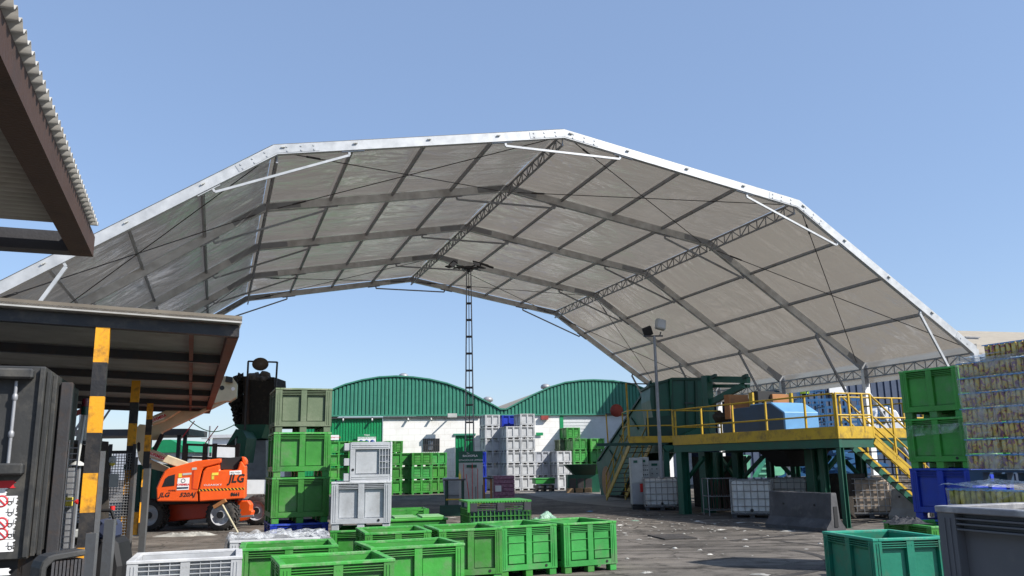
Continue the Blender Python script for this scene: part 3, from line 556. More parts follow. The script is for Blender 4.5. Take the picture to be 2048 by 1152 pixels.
# ================================================================== PALLET BOXES
PROTO = {}
def crate_parts(L, W, H, var):
    sh_, rim = MB(), MB(); F0 = .105
    def side(ln, pl, first):
        e = 0 if first else .056
        def bx(u0, u1, d0, d1, z0, z1, to=sh_):
            vs = [pl(u, d, z) for z in (z0, z1) for u, d in ((u0, d0), (u1, d0), (u1, d1), (u0, d1))]
            to.add(vs, [(0,3,2,1),(4,5,6,7),(0,1,5,4),(1,2,6,5),(2,3,7,6),(3,0,4,7)])
        h = ln/2; cw = .115
        bx(-h+e, -h+cw, 0, .055, F0, H-.034); bx(h-cw, h-e, 0, .055, F0, H-.034)
        for s in (-1, 1):
            bx(s*(h-.045)-.006, s*(h-.045)+.006, -.006, -.0005, F0+.03, H-.06); bx(s*(h-.08)-.006, s*(h-.08)+.006, -.006, -.0005, F0+.03, H-.06)
        if var != 'solo': bx(-.05, .05, .001, .055, F0+.086, H-.034)
        bx(-h+.07, h-.07, .056, .069, F0, H-.034)
        bx(-h+cw+.001, h-cw-.001, .002, .055, F0, F0+.085)
        for a, b_ in (((-h+cw+.001, -.051), (.051, h-cw-.001)) if var != 'solo' else ((-h+cw+.001, h-cw-.001),)):
            if var in ('grid', 'solo'):
                for z in (H-.07, H-.12, H-.17, H-.22): bx(a, b_, .003, .055, z, z+.010)
                n = 4
                for i in range(1, n): u = a+(b_-a)*i/n; bx(u-.004, u+.004, .005, .054, H-.22, H-.035)
                bx(a+.02, b_-.02, .035, .0555, F0+.10, H-.26)
            else:
                for z in (H-.065, H-.092, H-.119): bx(a, b_, .004, .055, z, z+.009)
                if var == 'B':
                    bx(a+.03, b_-.03, .018, .0555, F0+.105, H-.155)
                    for z in (F0+.24, F0+.42): bx(a, b_, .004, .0175, z, z+.008)
                    bx(a+.001, b_-.001, .006, .0175, H-.15, H-.14)
                elif var == 'A': bx(a+.018, b_-.018, .044, .0555, F0+.10, H-.15)
        for s in (-1, 1): bx(s*.018-.005, s*.018+.005, -.001, .0009, H-.10, H-.08)
        o_ = -.008 if first else -.007
        bx(-h-.008 if first else -h+.071, h+.008 if first else h-.071, o_, .07, H-.034, H, rim)
    side(L, lambda u, d, z: (u, -W/2+d, z), True); side(L, lambda u, d, z: (-u, W/2-d, z), True)
    side(W, lambda u, d, z: (L/2-d, u, z), False); side(W, lambda u, d, z: (-L/2+d, -u, z), False)
    sh_.box(-L/2+.0705, L/2-.0705, -W/2+.0705, W/2-.0705, F0, F0+.02)
    feet = []
    for y in (-W/2+.075, 0, W/2-.075):
        f = MB()
        for x in (-L/2+.085, 0, L/2-.085): f.box(x-.07, x+.07, y-.062, y+.062, 0, F0-.001)
        f.box(-L/2+.12, L/2-.12, y-.05, y+.05, F0-.02, F0-.0015)
        feet.append(f)
    plug = MB().tube((-L/2-.006, -W/2+.2, F0+.05), (-L/2+.02, -W/2+.2, F0+.05), .022, 8)
    return sh_, rim, feet, plug
def crate(colk, var, loc, rotz, label, group, dims=(1.2, 1.0, .79), rot=None, name='pallet_box', cat='crate'):
    key = (colk, var, dims)
    if key in PROTO: t = copy_tree(PROTO[key])
    else:
        gk = (var, dims)
        if gk not in PROTO:
            a, b_, c, d = crate_parts(*dims, var); PROTO[gk] = (a, b_, c, d)
        a, b_, c, d = PROTO[gk]
        t = thing(name, label, cat)
        a.build('body', M[colk], t, bevel=.004); b_.build('rim', M[colk+'_rim'], t, bevel=.005)
        for f in c: f.build('foot', M[colk], t, bevel=.006)
        d.build('drain_plug', M['blk'], t); PROTO[key] = t
    t.location = loc; t.rotation_euler = rot if rot else (0, 0, rotz); t['label'] = label; t['category'] = cat; t['group'] = group; t.name = name
    return t
HC = .79
ORD = ['top', 'second', 'third', 'fourth', 'fifth', 'sixth', 'seventh']
def off(loc, rot, dx, dy):
    c, s = math.cos(rot), math.sin(rot); return (loc[0]+dx*c-dy*s, loc[1]+dx*s+dy*c, loc[2] if len(loc) > 2 else 0)
def column(colk, fl, n, yaw, where, group, short=True, var='A', z0=0, colname=None, jit=.012, cols=None, vars_=None, h=HC):
    """fl = world x,y of the front left bottom corner; yaw of the front face in degrees"""
    a = R_(yaw); w_ = 1.0 if short else 1.2; d_ = 1.2 if short else 1.0
    for k in range(n):
        lv = n-1-k; ck = cols[lv] if cols else colk; vv = vars_[lv] if vars_ else var
        cn = {'green': 'green', 'dullgreen': 'faded olive green', 'blue': 'blue', 'lgrey': 'light grey', 'mgrey': 'grey', 'teal': 'teal', 'dgrey': 'dark grey'}[ck]
        c = off(fl, a, w_/2+random.uniform(-jit, jit), d_/2+random.uniform(-jit, jit))
        rz = a+(R_(90) if short else 0)+random.uniform(-.01, .01)+(math.pi if random.random() < .5 and vv == 'A' else 0)
        lab = (f'{cn} crate, {ORD[lv]}' if lv == 0 else f'{cn} crate, {ORD[lv]} from the top')+f' {where}'
        if n == 1: lab = f'{cn} crate {where}'
        crate(ck, vv, (c[0], c[1], z0+k*h), rz, lab, group)
# ---- far grey stacks under the gable
YAW = 20
GG = 'grey crates stacked in front of the warehouse'
def far(px, Y): p = D(px, 976, Y); return (p.x, p.y, 0)
column('lgrey', far(971.6, 53.8), 6, YAW, 'of the leftmost tall grey stack', GG)
column('lgrey', far(1014, 53.0), 5, YAW, 'of the grey stack below the blue crate', GG)
column('lgrey', far(1042.7, 53.3), 6, YAW, 'of the grey stack right of the blue crate', GG)
column('blue', far(1006, 54.6), 6, YAW, 'of the stack between the tallest grey stacks', GG, cols=['blue']+['lgrey']*5)
column('mgrey', far(1072, 53.8), 3, YAW, 'of the low shaded stack behind the green cart', GG)
column('lgrey', far(1116, 53.2), 3, YAW, 'of the low grey stack left of the conveyor', GG)
GB = 'bright green crates stacked by the roller shutter'
column('green', far(1149, 54.6), 4, YAW, 'of the green stack in front of the shutter', GB, var='B')
column('green', far(1184, 54.8), 4, YAW, 'of the green stack half hidden by the conveyor', GB, var='A')
column('green', far(1136.5, 56.4), 5, YAW, 'of the tallest green stack by the shutter', GB, var='B')
column('dullgreen', far(1121, 56.6), 4, YAW, 'of the shaded stack by the shutter', GB)
GL = 'green crates stacked at the left of the warehouse'
column('green', far(777+4, 49.2), 3, YAW, 'of the left three-high green stack', GL, short=False)
column('green', far(820+3, 49.2), 3, YAW, 'of the middle three-high green stack', GL, short=False, var='B')
column('green', far(858+3, 50.2), 3, YAW, 'of the right three-high green stack', GL)
column('green', far(773, 52.6), 4, YAW, 'of the stack behind the left green stack', GL, short=True, var='B')
column('green', far(656, 51.5), 4, YAW, 'of the four-high stack below the small sign', GL, short=False)
column('green', far(695, 51.5), 4, YAW, 'of the four-high stack below the symbol sign', GL, short=False)
c_ = far(938, 50.5)
for k in range(3): crate('blue', 'A', (c_[0]+.3, c_[1]+.5, k*.79), R_(20), 'blue crate, '+['lowest', 'middle', 'upper'][k]+' one behind the cleaning board', 'blue crates behind the cleaning board')
# ---- big green stack and its neighbours
p = G(540, 1049, .79)
column('green', (p.x, p.y, 0), 4, 21, 'of the big green stack beside the orange lift', 'crates of the big stack', cols=['dullgreen', 'green', 'green', 'blue'])
p = D(661, 1049, 14.5)
crate('green', 'A', off((p.x, p.y, 0), R_(8), .5, .6), R_(98), 'low green crate carrying the two pale grey crates', 'crates of the pale grey pile', dims=(1.2, 1.0, .70))
crate('lgrey', 'A', off((p.x, p.y, .70), R_(8), .5, .6), R_(98), 'pale grey crate between green base and tipped crate', 'crates of the pale grey pile', dims=(1.2, 1.0, .80))
pt = off((p.x, p.y, 1.50+.32), R_(12), .60, .45)
crate('lgrey', 'solo', (pt[0]-.40, pt[1]-.06, 1.50+.33), 0, 'small grey crate tipped on its side on the grey crate', 'crates of the pale grey pile', dims=(.95, .66, .82), rot=(R_(90), R_(0), R_(102)))
# ---- foreground bins by their rims
GF = 'open green bins in the foreground row'
def bin_(colk, var, a, b_, short, lab, grp, dims=(1.2, 1.0, .79), zr=.79, z0=0, yaw=None, push=0):
    """a, b_ = pixels of the front rim corners"""
    A, B = G(*a, zr), G(*b_, zr); d = B-A; ang = math.atan2(d.y, d.x) if yaw is None else R_(yaw); w_ = dims[1] if short else dims[0]; dd = dims[0] if short else dims[1]
    mid = (A+B)/2 if yaw is None else A+Vector((math.cos(ang), math.sin(ang), 0))*(w_/2)
    c = off((mid.x, mid.y, z0), ang, 0, dd/2)
    return crate(colk, var, c, ang+(R_(90) if short else 0), lab, grp, dims=dims)
bin_('green', 'A', (560,1130), (795,1116), False, 'nearest open green bin, frontmost at the bottom edge', GF, yaw=21)
bin_('green', 'A', (742,1096), (912,1086), False, 'open green bin directly behind the frontmost green bin', GF, yaw=22)
bin_('green', 'A', (478,1098), (640,1091), False, 'open green bin beside the film covered pale bin', GF, yaw=16)
bin_('green', 'A', (730,1066), (876,1064), True, 'open green bin just right of the grey pile base', GF, yaw=17)
bin_('green', 'A', (878,1060), (999.5,1057), True, 'open green bin third from the right of the back row', GF, yaw=17)
bin_('green', 'B', (1001,1053), (1121,1046), True, 'open green bin second from the right of the back row', GF, yaw=25)
bin_('green', 'B', (1127,1047), (1234.5,1041), True, 'rightmost open green bin of the foreground row', GF, yaw=25)
bin_('lgrey', 'grid', (254,1123), (457,1113), False, 'open pale grey bin with grid ribs beside the striped posts', 'pale bins', yaw=18)
fbin = bin_('lgrey', 'A', (460,1082), (623,1071), False, 'open white bin half covered with crumpled plastic film', 'pale bins', yaw=20)
# ---- right side bins and stacks
p = G(1907, 731.6, 4*.79); q = G(1800, 743, 4*.79)
RA = math.atan2((p-q).y, (p-q).x)
column('green', (q.x-.02, q.y, 0), 4, math.degrees(RA), 'of the rightmost stack', 'crates of the right stack', cols=['green', 'green', 'blue', 'blue'], var='A')
p = G(1629, 1060, .79)
A_ = G(1747, 1078, .79)
crate('teal', 'A', off((A_.x, A_.y, 0), R_(9), .5, .62), R_(99), 'open teal bin at the lower right of the yard', 'right hand bins')
crate('green', 'A', (6.35, 13.0, 0), R_(98), 'open green bin with black cloth behind the teal bin', 'right hand bins')
A_ = G(1872, 1011, 1.55)
A_ = D(1872, 1011, 4.6)
crate('dgrey', 'plain', off((A_.x, A_.y, A_.z-.79), R_(-72), .6, .5), R_(-72), 'weathered dark grey bin close at the right edge', 'dark grey bins')
crate('dgrey', 'plain', off((A_.x, A_.y, A_.z-1.58), R_(-72), .6, .5), R_(-72), 'dark grey bin underneath the close weathered bin', 'dark grey bins')

# ================================================================== PROCESSING PLATFORM AND MACHINES (right)
PF = Fr(8.37, 21.77, -66)
def rails(parent, pts, z0, h=1.1, posts=True, r=.026, m=None, name='handrail', mids=(.5,), pr=.03):
    m = m or M['yellow']; P = [Vector((p[0], p[1], z0 if len(p) < 3 else p[2])) for p in pts]
    for fr_ in (1,)+tuple(mids):
        b = MB(); b.pipe([p+Vector((0,0,h*fr_)) for p in P], r, 6); b.build(name if fr_ == 1 else 'mid_rail', m, parent)
    if posts:
        for p in P: MB().bar(p, p+Vector((0,0,h)), pr*1.6, pr*1.6).build('rail_post', m, parent)
def stair(parent, P0, P1, wd, n, mt, ms, top=None, near=None):
    P0, P1 = Vector(P0), Vector(P1); d = P1-P0; h = Vector((d.x, d.y, 0)).normalized(); sd = Vector((-h.y, h.x, 0))
    for s in (-1, 1):
        o = sd*(s*wd/2); MB().bar(P0+o, P1+o, .04, .24).build('stringer', near if (near and s == 1) else ms, parent)
        if top: MB().bar(P0+o+Vector((0,0,.10)), P1+o+Vector((0,0,.10)), .055, .07).build('stringer_edge', top, parent)
    for k in range(n):
        c = P0+d*((k+.5)/n); b = MB(); b.bar(c-sd*(wd/2-.03), c+sd*(wd/2-.03), .24, .03); b.build('tread', mt, parent)
plat = fthing(PF, 'sorting_platform', 'raised green steel platform with yellow guard rails and a stair', 'platform')
DZ = 2.28; YE = round(PF.pxx(1748, 875, 0)[0], 2); q_ = PF.pxx(1827, 945, 0); SL = (q_[0]-YE)*2.1/max(.3, DZ-q_[1]); print('YE', YE, 'SL', SL); XL = PF.px(1347, 885)[0]
MB().box(XL, -1.05, .06, 3.8, DZ-.05, DZ).box(-1.049, -.06, .06, YE, DZ-.05, DZ).box(-4.4, -1.05, 3.801, 5.6, DZ-.05, DZ).build('deck', M['dkgreen2'], plat)
for xa, xb in ((XL, -4.0), (-3.985, -.01)): MB().box(xa, xb, -.03, -.005, DZ-.04, DZ+.27).build('toe_board', M['yellow'], plat)
MB().box(-.004, .02, -.03, YE, DZ-.04, DZ+.27).build('toe_board', M['yellow'], plat)
MB().box(-1.10, -1.06, YE+.02, 5.6, DZ-.04, DZ+.27).build('toe_board', M['yellow'], plat)
MB().box(XL, -.005, 0, .10, DZ-.27, DZ-.055).build('edge_beam', M['dkgreen'], plat)
MB().box(-.16, -.02, .105, YE, DZ-.27, DZ-.055).build('end_beam', M['dkgreen'], plat)
MB().box(-1.2, -1.08, YE+.005, 5.6, DZ-.27, DZ-.055).build('end_beam', M['dkgreen'], plat)
for x in (XL+.1, -5.4, -3.4, -1.6): MB().box(x, x+.12, .11, 3.8, DZ-.25, DZ-.055).build('cross_beam', M['dkgreen2'], plat)
MB().box(XL, -1.25, 2.0, 2.15, DZ-.32, DZ-.255).build('inner_beam', M['dkgreen2'], plat)
fx = [XL+.03]+[PF.px(p, 850)[0] for p in (1404, 1467, 1534, 1613)]+[-.05]
rails(plat, [(x, -.01) for x in fx], DZ+.0, 1.12)
rails(plat, [(XL+.03, .1), (XL+.03, 1.2), (XL+.03, 2.0)], DZ, 1.12)
rails(plat, [(0, 0), (0, .45), (0, YE*.75), (0, YE)], DZ, 1.12)
rails(plat, [(-1.08, YE), (-1.08, 3.2), (-1.08, 4.4), (-1.08, 5.6)], DZ, 1.12)
rails(plat, [(-4.4, 5.6), (-2.8, 5.6), (-1.08, 5.6)], DZ, 1.12)
S1 = (-.5, YE+.05, DZ-.08); S0 = (-.5, YE+.05+SL, .12)
stair(plat, S0, S1, .95, 10, M['steeldk'], M['dkgreen'], M['yellow'], M['yellow'])
for x in (-.98, -.02):
    for hh in (.55, 1.1): MB().tube((x, YE+.05, DZ+hh-.02), (x, YE+.05+SL, .12+hh), .026, 6).build('stair_rail', M['yellow'], plat)
    for t in (.25, .6, .95): MB().bar((x, YE+.05+SL*t, DZ-.08-2.08*t), (x, YE+.05+SL*t, DZ+1.02-2.08*t), .045, .045).build('rail_post', M['yellow'], plat)
def hpost(x, y, wd=.2, m='dkgreen', z1=DZ-.28):
    b = MB().box(x-wd/2, x+wd/2, y-wd/2, y-wd/2+.02, .01, z1).box(x-wd/2, x+wd/2, y+wd/2-.02, y+wd/2, .01, z1).box(x-.01, x+.01, y-wd/2+.021, y+wd/2-.021, .01, z1)
    b.box(x-wd*.7, x+wd*.7, y-wd*.7, y+wd*.7, 0, .0095); b.build('support_post', M[m], plat)
hpost(-.08, .08, .14); hpost(XL+.25, .15, .30)
for p, y, wv in ((1412, 1.2, .34), (1435, 2.4, .3), (1476, 2.2, .28), (1625, 1.8, .30), (1647, 1.4, .18), (1590, 3.4, .22), (1722, 3.4, .22), (1540, 3.6, .2)): hpost(PF.px(p, 930, y)[0], y, wv)
for a, c, y in (((1370,965),(1408,915),.4), ((1487,955),(1527,913),2.2), ((1555,921),(1580,948),3.0), ((1690,921),(1716,948),3.0), ((1638,958),(1676,913),1.6), ((1440,913),(1468,952),2.8), ((1468,915),(1445,950),2.8), ((1500,913),(1470,950),3.2), ((1660,913),(1640,940),3.0)):
    A, B = PF.px(*a, y), PF.px(*c, y); MB().bar((A[0], y, A[1]), (B[0], y, B[1]), .1, .1).build('diagonal_brace', M['dkgreen'], plat)
# dark sorting machinery standing under the deck, behind the front legs
for n_, (a_, c_, l0, l1, m_) in {'conveyor_housing': ((1388,1000),(1462,912),3.0,3.7,'junk'), 'drive_box': ((1478,1000),(1520,962),3.0,3.6,'dkgreen2'), 'reject_chute': ((1640,985),(1690,948),2.4,3.2,'junk')}.items():
    A_ = PF.px(*a_, l0); B_ = PF.px(*c_, l0); MB().box(A_[0], B_[0], l0, l1, .01, min(B_[1], DZ-.33)).build(n_, M[m_], plat, bevel=.02)
# hopper under the deck
b = MB(); xa, za = PF.px(1535, 897, 1.6); xb = PF.px(1590, 897, 1.6)[0]; b.add([(xa,1.2,1.98),(xb,1.2,1.98),(xb,3,1.98),(xa,3,1.98),(xa+.3,1.6,1.5),(xb-.2,1.6,1.5),(xb-.2,2.6,1.5),(xa+.3,2.6,1.5)], [(0,1,5,4),(1,2,6,5),(2,3,7,6),(3,0,4,7),(4,5,6,7)]); b.build('chute', M['blk'], plat)
# baler on the deck
bal = fthing(PF, 'baler', 'blue baling machine with light blue sloping cover standing on the platform', 'machine')
def pbox(parent, name, m, x0, y0, x1, y1, l0, l1, fr=PF, bevel=.01):
    a = fr.px(x0, y1, l0); b = fr.px(x1, y0, l0); zb = max(a[1], DZ+.01) if fr is PF else a[1]
    return MB().box(a[0], b[0], l0, l1, zb, b[1]).build(name, M[m], parent, bevel=bevel)
xe, zb_ = PF.px(1572, 865, .9); ya = .9; yb = PF.pxx(1640, 864, xe)[0]; z1_ = PF.pxx(1571, 824, xe)[1]
MB().prism([(xe, DZ+.12), (xe, z1_), (xe-.55, z1_+.32), (xe-1.5, z1_+.32), (xe-1.5, DZ+.12)], ya, yb).build('cover', M['ltblue'], bal, bevel=.015); MB().prism([(xe-.03, DZ+.14), (xe-.03, z1_-.02), (xe-.56, z1_+.29), (xe-1.49, z1_+.29), (xe-1.49, DZ+.14)], ya-.025, ya-.003).build('side_shade', M['mblue'], bal)  # thin dark blue sheet paints the shade on the cover's left face
MB().box(xe-2.6, xe+.18, ya-.2, yb+.25, DZ+.001, DZ+.11).build('base_frame', M['mblue'], bal)
MB().box(xe-2.5, xe-1.505, ya+.02, yb-.05, DZ+.12, z1_+.25).build('body', M['mblue'], bal, bevel=.015)
for a_ in ((1461,789,1500,838,1.3,.28,'rustpanel','rusty_hood'), (1546,788,1579,809,2.0,.28,'rustpanel','rusty_hood')):
    x_, zb2 = PF.px(a_[0], a_[3], a_[4]); y2_ = PF.pxx(a_[2], a_[3], x_)[0]; zt2_ = PF.pxx(a_[0], a_[1], x_)[1]; MB().box(x_-a_[5], x_, a_[4], y2_, max(zb2, DZ+.1), zt2_).build(a_[7], M[a_[6]], bal, bevel=.01)
pbox(bal, 'vent_panel', 'cab', 1541, 848, 1560, 860, 1.12, 1.148, bevel=0)
pbox(bal, 'press_box', 'mblue', 1446, 838, 1521, 872, 1.0, 2.4)
pbox(bal, 'control_panel', 'cab', 1509, 823, 1526, 836, .97, 1.0, bevel=0)

pbox(bal, 'yellow_upright', 'yellow', 1500, 785, 1504, 832, 1.25, 1.32, bevel=0); pbox(bal, 'yellow_upright', 'yellow', 1579, 786, 1582, 812, 1.95, 2.02, bevel=0)
pbox(bal, 'motor_housing', 'blk', 1505, 782, 1515, 832, 1.5, 2.2); pbox(bal, 'valve_block', 'junk', 1511, 800, 1530, 842, 1.7, 2.4); pbox(bal, 'motor_housing', 'blk', 1531, 785, 1546, 812, 2.4, 2.8)
x, z = PF.px(1435, 835, 1.4); MB().blob((x, 1.5, z), .3, .2, .2, seed=3).build('cable_bundle', M['junk'], bal)
# ---- column gantry (green) above the machines
gan = fthing(PF, 'support_gantry', 'dark green steel gantry with cantilever beams above the rusty hoods', 'gantry')
def pbar(parent, name, m, a, c, ly, wd=.14, hh=.14, fr=PF, ly2=None):
    A = fr.px(*a, ly); l2 = ly if ly2 is None else ly2; B = fr.px(*c, l2); return MB().bar((A[0], ly, A[1]), (B[0], l2, B[1]), wd, hh).build(name, M[m], parent)
x = PF.px(1415, 800, 2.0)[0]; zg = PF.px(1415, 751, 2.0)[1]; MB().box(x-.16, x+.16, 1.9, 2.15, DZ, zg).build('column', M['dkgreen'], gan)
pbar(gan, 'beam', 'dkgreen', (1406,758), (1497,760), 2.05, .16, .22); pbar(gan, 'beam', 'dkgreen', (1422,772), (1497,772), 2.3, .14, .12)
pbar(gan, 'diagonal_brace', 'dkgreen', (1420,806), (1487,771), 2.05, .14, .2)
for p in (1428, 1491): pbar(gan, 'stub_beam', 'dkgreen2', (p-5,755), (p+4,751), 1.85, .1, .12)
# ---- inclined conveyor with tower
KF = Fr(4.4, 43, -81)
con = fthing(KF, 'inclined_conveyor', 'long dark green inclined conveyor rising to a boxy tower', 'conveyor')
P_ = KF.pp([(1202,990),(1193,925),(1300,766),(1340,758),(1340,818),(1240,990)], 0)
MB().prism(P_, 0, .08).build('side_plate', M['dkgreen'], con); MB().prism(P_, 1.3, 1.38).build('side_plate', M['dkgreen'], con)
P2_ = KF.pp([(1204,975),(1198,945),(1300,788),(1310,800),(1214,970)], .1); MB().prism(P2_, .1, 1.28).build('belt', M['steel'], con)
for a, c in (((1196,921),(1302,763)),): pbar(con, 'flange', 'dkgreen2', a, c, -.03, .08, .1, KF)
for p in ((1218,900),(1238,870),(1262,836),(1282,806)): pbar(con, 'stiffener', 'dkgreen2', p, (p[0]+14, p[1]+22), -.03, .05, .07, KF)
YF = Fr(0, 0, 0)
tw = thing('hopper_tower', 'tall dark green sheet steel hopper box behind the yellow rail', 'hopper', tuple(D(1350, 900, 32.5)))
tw.location.z = 0; TWF = Fr(tw.location.x, tw.location.y, 0)
def tpoly(par, name, m, L, l0, l1, fr): return MB().prism(fr.pp(L, l0), l0, l1).build(name, M[m], par)
tpoly(tw, 'front_panel', 'dkgreen', [(1318,905),(1300,800),(1301,768),(1344,757),(1404,757),(1404,905)], .06, 2.4, TWF)
for px0 in (1312, 1343, 1372, 1392): pbar(tw, 'stiffener', 'dkgreen2', (px0,762 if px0 > 1340 else 768), (px0+2,850), 0, .09, .11, TWF)
tpoly(tw, 'top_cap', 'dkgreen2', [(1297,770),(1344,755),(1406,755),(1406,759),(1344,760),(1298,774)], -.05, 2.5, TWF)
tpoly(tw, 'door', 'dkgreen2', [(1292,872),(1292,836),(1345,830),(1345,872)], -.06, -.02, TWF)
pbar(tw, 'hinge_bar', 'steeldk', (1369,806), (1388,806), -.05, .04, .04, TWF)
tpoly(tw, 'chute', 'dkgreen', [(1325,893),(1334,903),(1405,870),(1405,850)], -.9, -.1, TWF)
# mid landing with rails and stair
LF = Fr(D(1258, 885, 32.5).x, 31.6, 0); land = fthing(LF, 'access_stair', 'yellow railed landing and steep stair beside the inclined conveyor', 'stair')
x0, z0 = LF.px(1258, 886); x1 = LF.px(1348, 886)[0]
MB().box(x0, x1, 0, 1.6, z0+.02, z0+.08).build('deck', M['dkgreen2'], land); MB().box(x0, x1, -.03, -.002, z0, z0+.24).build('toe_board', M['yellow'], land)
MB().box(x0-1.2, x1, .0, .12, z0-.1, z0+.01).build('edge_beam', M['dkgreen2'], land)
rails(land, [(x0, 0, z0+.05), ((x0+x1)/2-.1, 0, z0+.05), (x1, 0, z0+.05)], 0, 1.15)
rails(land, [(x0, .1, z0+.05), (x0, 1.6, z0+.05)], 0, 1.15)
a = LF.loc(G(1212, 1001)); a.z = .1; bq = LF.loc(D(1258, 884, 33.0)); dv = (bq-a); 
stair(land, (a.x+.45, a.y, .1), (bq.x+.45, bq.y, bq.z-.1), .85, 11, M['steeldk'], M['yellow'])
for s in (.03, .87):
    for hh in (.5, 1.0): MB().tube((a.x+s, a.y, .1+hh), (bq.x+s, bq.y, bq.z-.1+hh), .028, 6).build('stair_rail', M['yellow'], land)
    for t in (.02, .35, .7, 1): q = Vector((a.x+s, a.y, .1)).lerp(Vector((bq.x+s, bq.y, bq.z-.1)), t); MB().bar(q, q+Vector((0,0,1)), .045, .045).build('rail_post', M['yellow'], land)
for px in (1352-20,): hx = LF.px(px, 900, .2)[0]; MB().box(hx-.1, hx+.1, .13, .33, 0, z0-.11).build('support_post', M['dkgreen'], land)
hx = LF.px(1330, 900, 1.4)[0]; MB().box(hx-.1, hx+.1, 1.3, 1.5, 0, z0+.01).build('support_post', M['dkgreen'], land)
# feed hopper at the foot
hp = thing('feed_hopper', 'low dark green feed hopper at the foot of the conveyor', 'hopper', tuple(G(1165, 985))); HF = Fr(hp.location.x, hp.location.y, 0)
MB().prism(HF.pp([(1136,984),(1136,950),(1200,950),(1200,990)]), 0, 2).build('body', M['dkgreen'], hp)
for p in (1146, 1162, 1178): MB().prism(HF.pp([(p-7,980),(p-7,957),(p+6,957),(p+6,982)], -.03), -.03, -.002).build('panel', M['steeldk'], hp)
b = MB(); A = [HF.px(*q) for q in ((1130,929),(1191,929),(1191,950),(1150,950))]
b.add([(A[0][0],-.6,A[0][1]),(A[1][0],-.6,A[1][1]),(A[2][0],0,A[2][1]),(A[3][0],0,A[3][1]),(A[0][0],2.4,A[0][1]),(A[1][0],2.4,A[1][1]),(A[2][0],2,A[2][1]),(A[3][0],2,A[3][1])], [(0,1,2,3),(4,7,6,5),(0,3,7,4),(1,5,6,2)]).build('flared_mouth', M['dkgreen2'], hp)
for p in (1140, 1158, 1176): x = HF.px(p, 988)[0]; MB().box(x-.2, x+.2, -.35, -.05, 0, .25).build('timber_block', M['wood'], hp)
# convex mirror on a frame by the conveyor
mf = thing('mirror_frame', 'red backed round mirror on a thin yellow frame beside the conveyor', 'mirror', tuple(G(1215, 990))); MFf = Fr(mf.location.x, mf.location.y, 0)
pbar(mf, 'frame', 'yellow', (1217,900), (1212,828), 0, .07, .07, MFf); pbar(mf, 'frame', 'steeldk', (1211,828), (1256,830), 0, .07, .07, MFf); pbar(mf, 'frame', 'yellow', (1256,832), (1252,766), 0, .09, .09, MFf); pbar(mf, 'frame', 'steeldk', (1251,767), (1300,768), 0, .06, .06, MFf)
x, z = MFf.px(1233, 821, -.1); MB().lathe((x,-.1,z), (0,-1,0), [(.01,-.16),(.2,-.13),(.32,-.05),(.34,0),(.34,.02),(.01,.05)], 18).build('mirror_disc', M['redmirror'], mf)
# floodlight pole in front of the tower
fp = thing('floodlight_pole', 'slim grey pole with two floodlights in front of the green hopper', 'lamp', tuple(D(1326, 1010, 30.4))); fp.location.z = 0; FPf = Fr(fp.location.x, fp.location.y, 0)
zt_ = FPf.px(1316, 672)[1]; MB().tube((0,0,0), (0,0,zt_), .075, 10, r2=.05).build('pole', M['steel'], fp)
MB().bar((-.4,0,zt_), (.32,0,zt_), .05, .05).bar((.2,0,zt_), (.25,0,zt_+.15), .04, .04).build('crossarm', M['steeldk'], fp)
hb_ = MB(); hb_.box(-.19, .19, -.1, .1, -.2, .2); o = hb_.build('lamp_head', M['cab'], fp, bevel=.03); o.location = (.24, -.05, zt_+.42); o.rotation_euler = (R_(-12), R_(12), R_(15))
lg = MB().box(-.15, .15, -.115, -.102, -.16, .16).build('lamp_glass', M['lens'], o)
o = MB().box(-.17, .17, -.07, .07, -.17, .17).build('lamp_head', M['blk'], fp, bevel=.02); o.location = (-.24, 0, zt_+.18); o.rotation_euler = (R_(25), R_(-20), 0)

# ---- IBC totes
def tote(px, py, yaw, lab, tank='tank', Yf=None, z0=0, front=True):
    p = G(px, py) if Yf is None else D(px, py, Yf); loc = off((p.x, p.y, z0), R_(yaw), .6, .5)
    key = ('tote', tank)
    if key in PROTO: t = copy_tree(PROTO[key])
    else:
        t = thing('ibc_tote', lab, 'tote')
        MB().box(-.56, .56, -.46, .46, .17, 1.10).lathe((0,0,1.09), (0,0,1), [(.12,0),(.12,.07),(.01,.075)], 12).build('tank', M[tank], t, bevel=.05)
        MB().tube((-.0,-.475,.24), (0,-.52,.24), .05, 8).build('valve', M['blk'], t)
        b = MB()
        for z in (.16, .36, .58, .80, 1.0, 1.13):
            for s in (-1, 1): b.tube((-.6, s*.5, z), (.6, s*.5, z), .012, 5); b.tube((s*.6, -.5, z), (s*.6, .5, z), .012, 5)
        for i in range(7):
            x = -.6+.2*i
            for s in (-1, 1): b.tube((x, s*.5, .14), (x, s*.5, 1.13), .012, 5)
        for i in range(1, 6):
            y = -.5+i/6
            for s in (-1, 1): b.tube((s*.6, y, .14), (s*.6, y, 1.13), .012, 5)
        b.build('cage', M['cage'], t)
        b = MB().box(-.6, .6, -.5, .5, .105, .14)
        for x in (-.52, 0, .52):
            for y in (-.42, 0, .42): b.box(x-.07, x+.07, y-.06, y+.06, .021, .104)
        b.box(-.6, .6, -.5, -.38, 0, .02).box(-.6, .6, .38, .5, 0, .02).box(-.6, .6, -.06, .06, 0, .02); b.build('pallet_base', M['steeldk'], t); PROTO[key] = t
    t.location = loc; t.rotation_euler = (0, 0, R_(yaw)); t['label'] = lab; t['category'] = 'tote'; t['group'] = 'caged liquid totes under the platform'; t.name = 'ibc_tote'; return t
tote(1291, 1022, -6, 'white caged tote standing alone in front of the grey cabinets')
tote(1464, 1037, -20, 'white caged tote directly left of the dark concrete barrier')
tote(1540, 1036, -18, 'white caged tote hidden behind the dark concrete barrier', Yf=27.2)
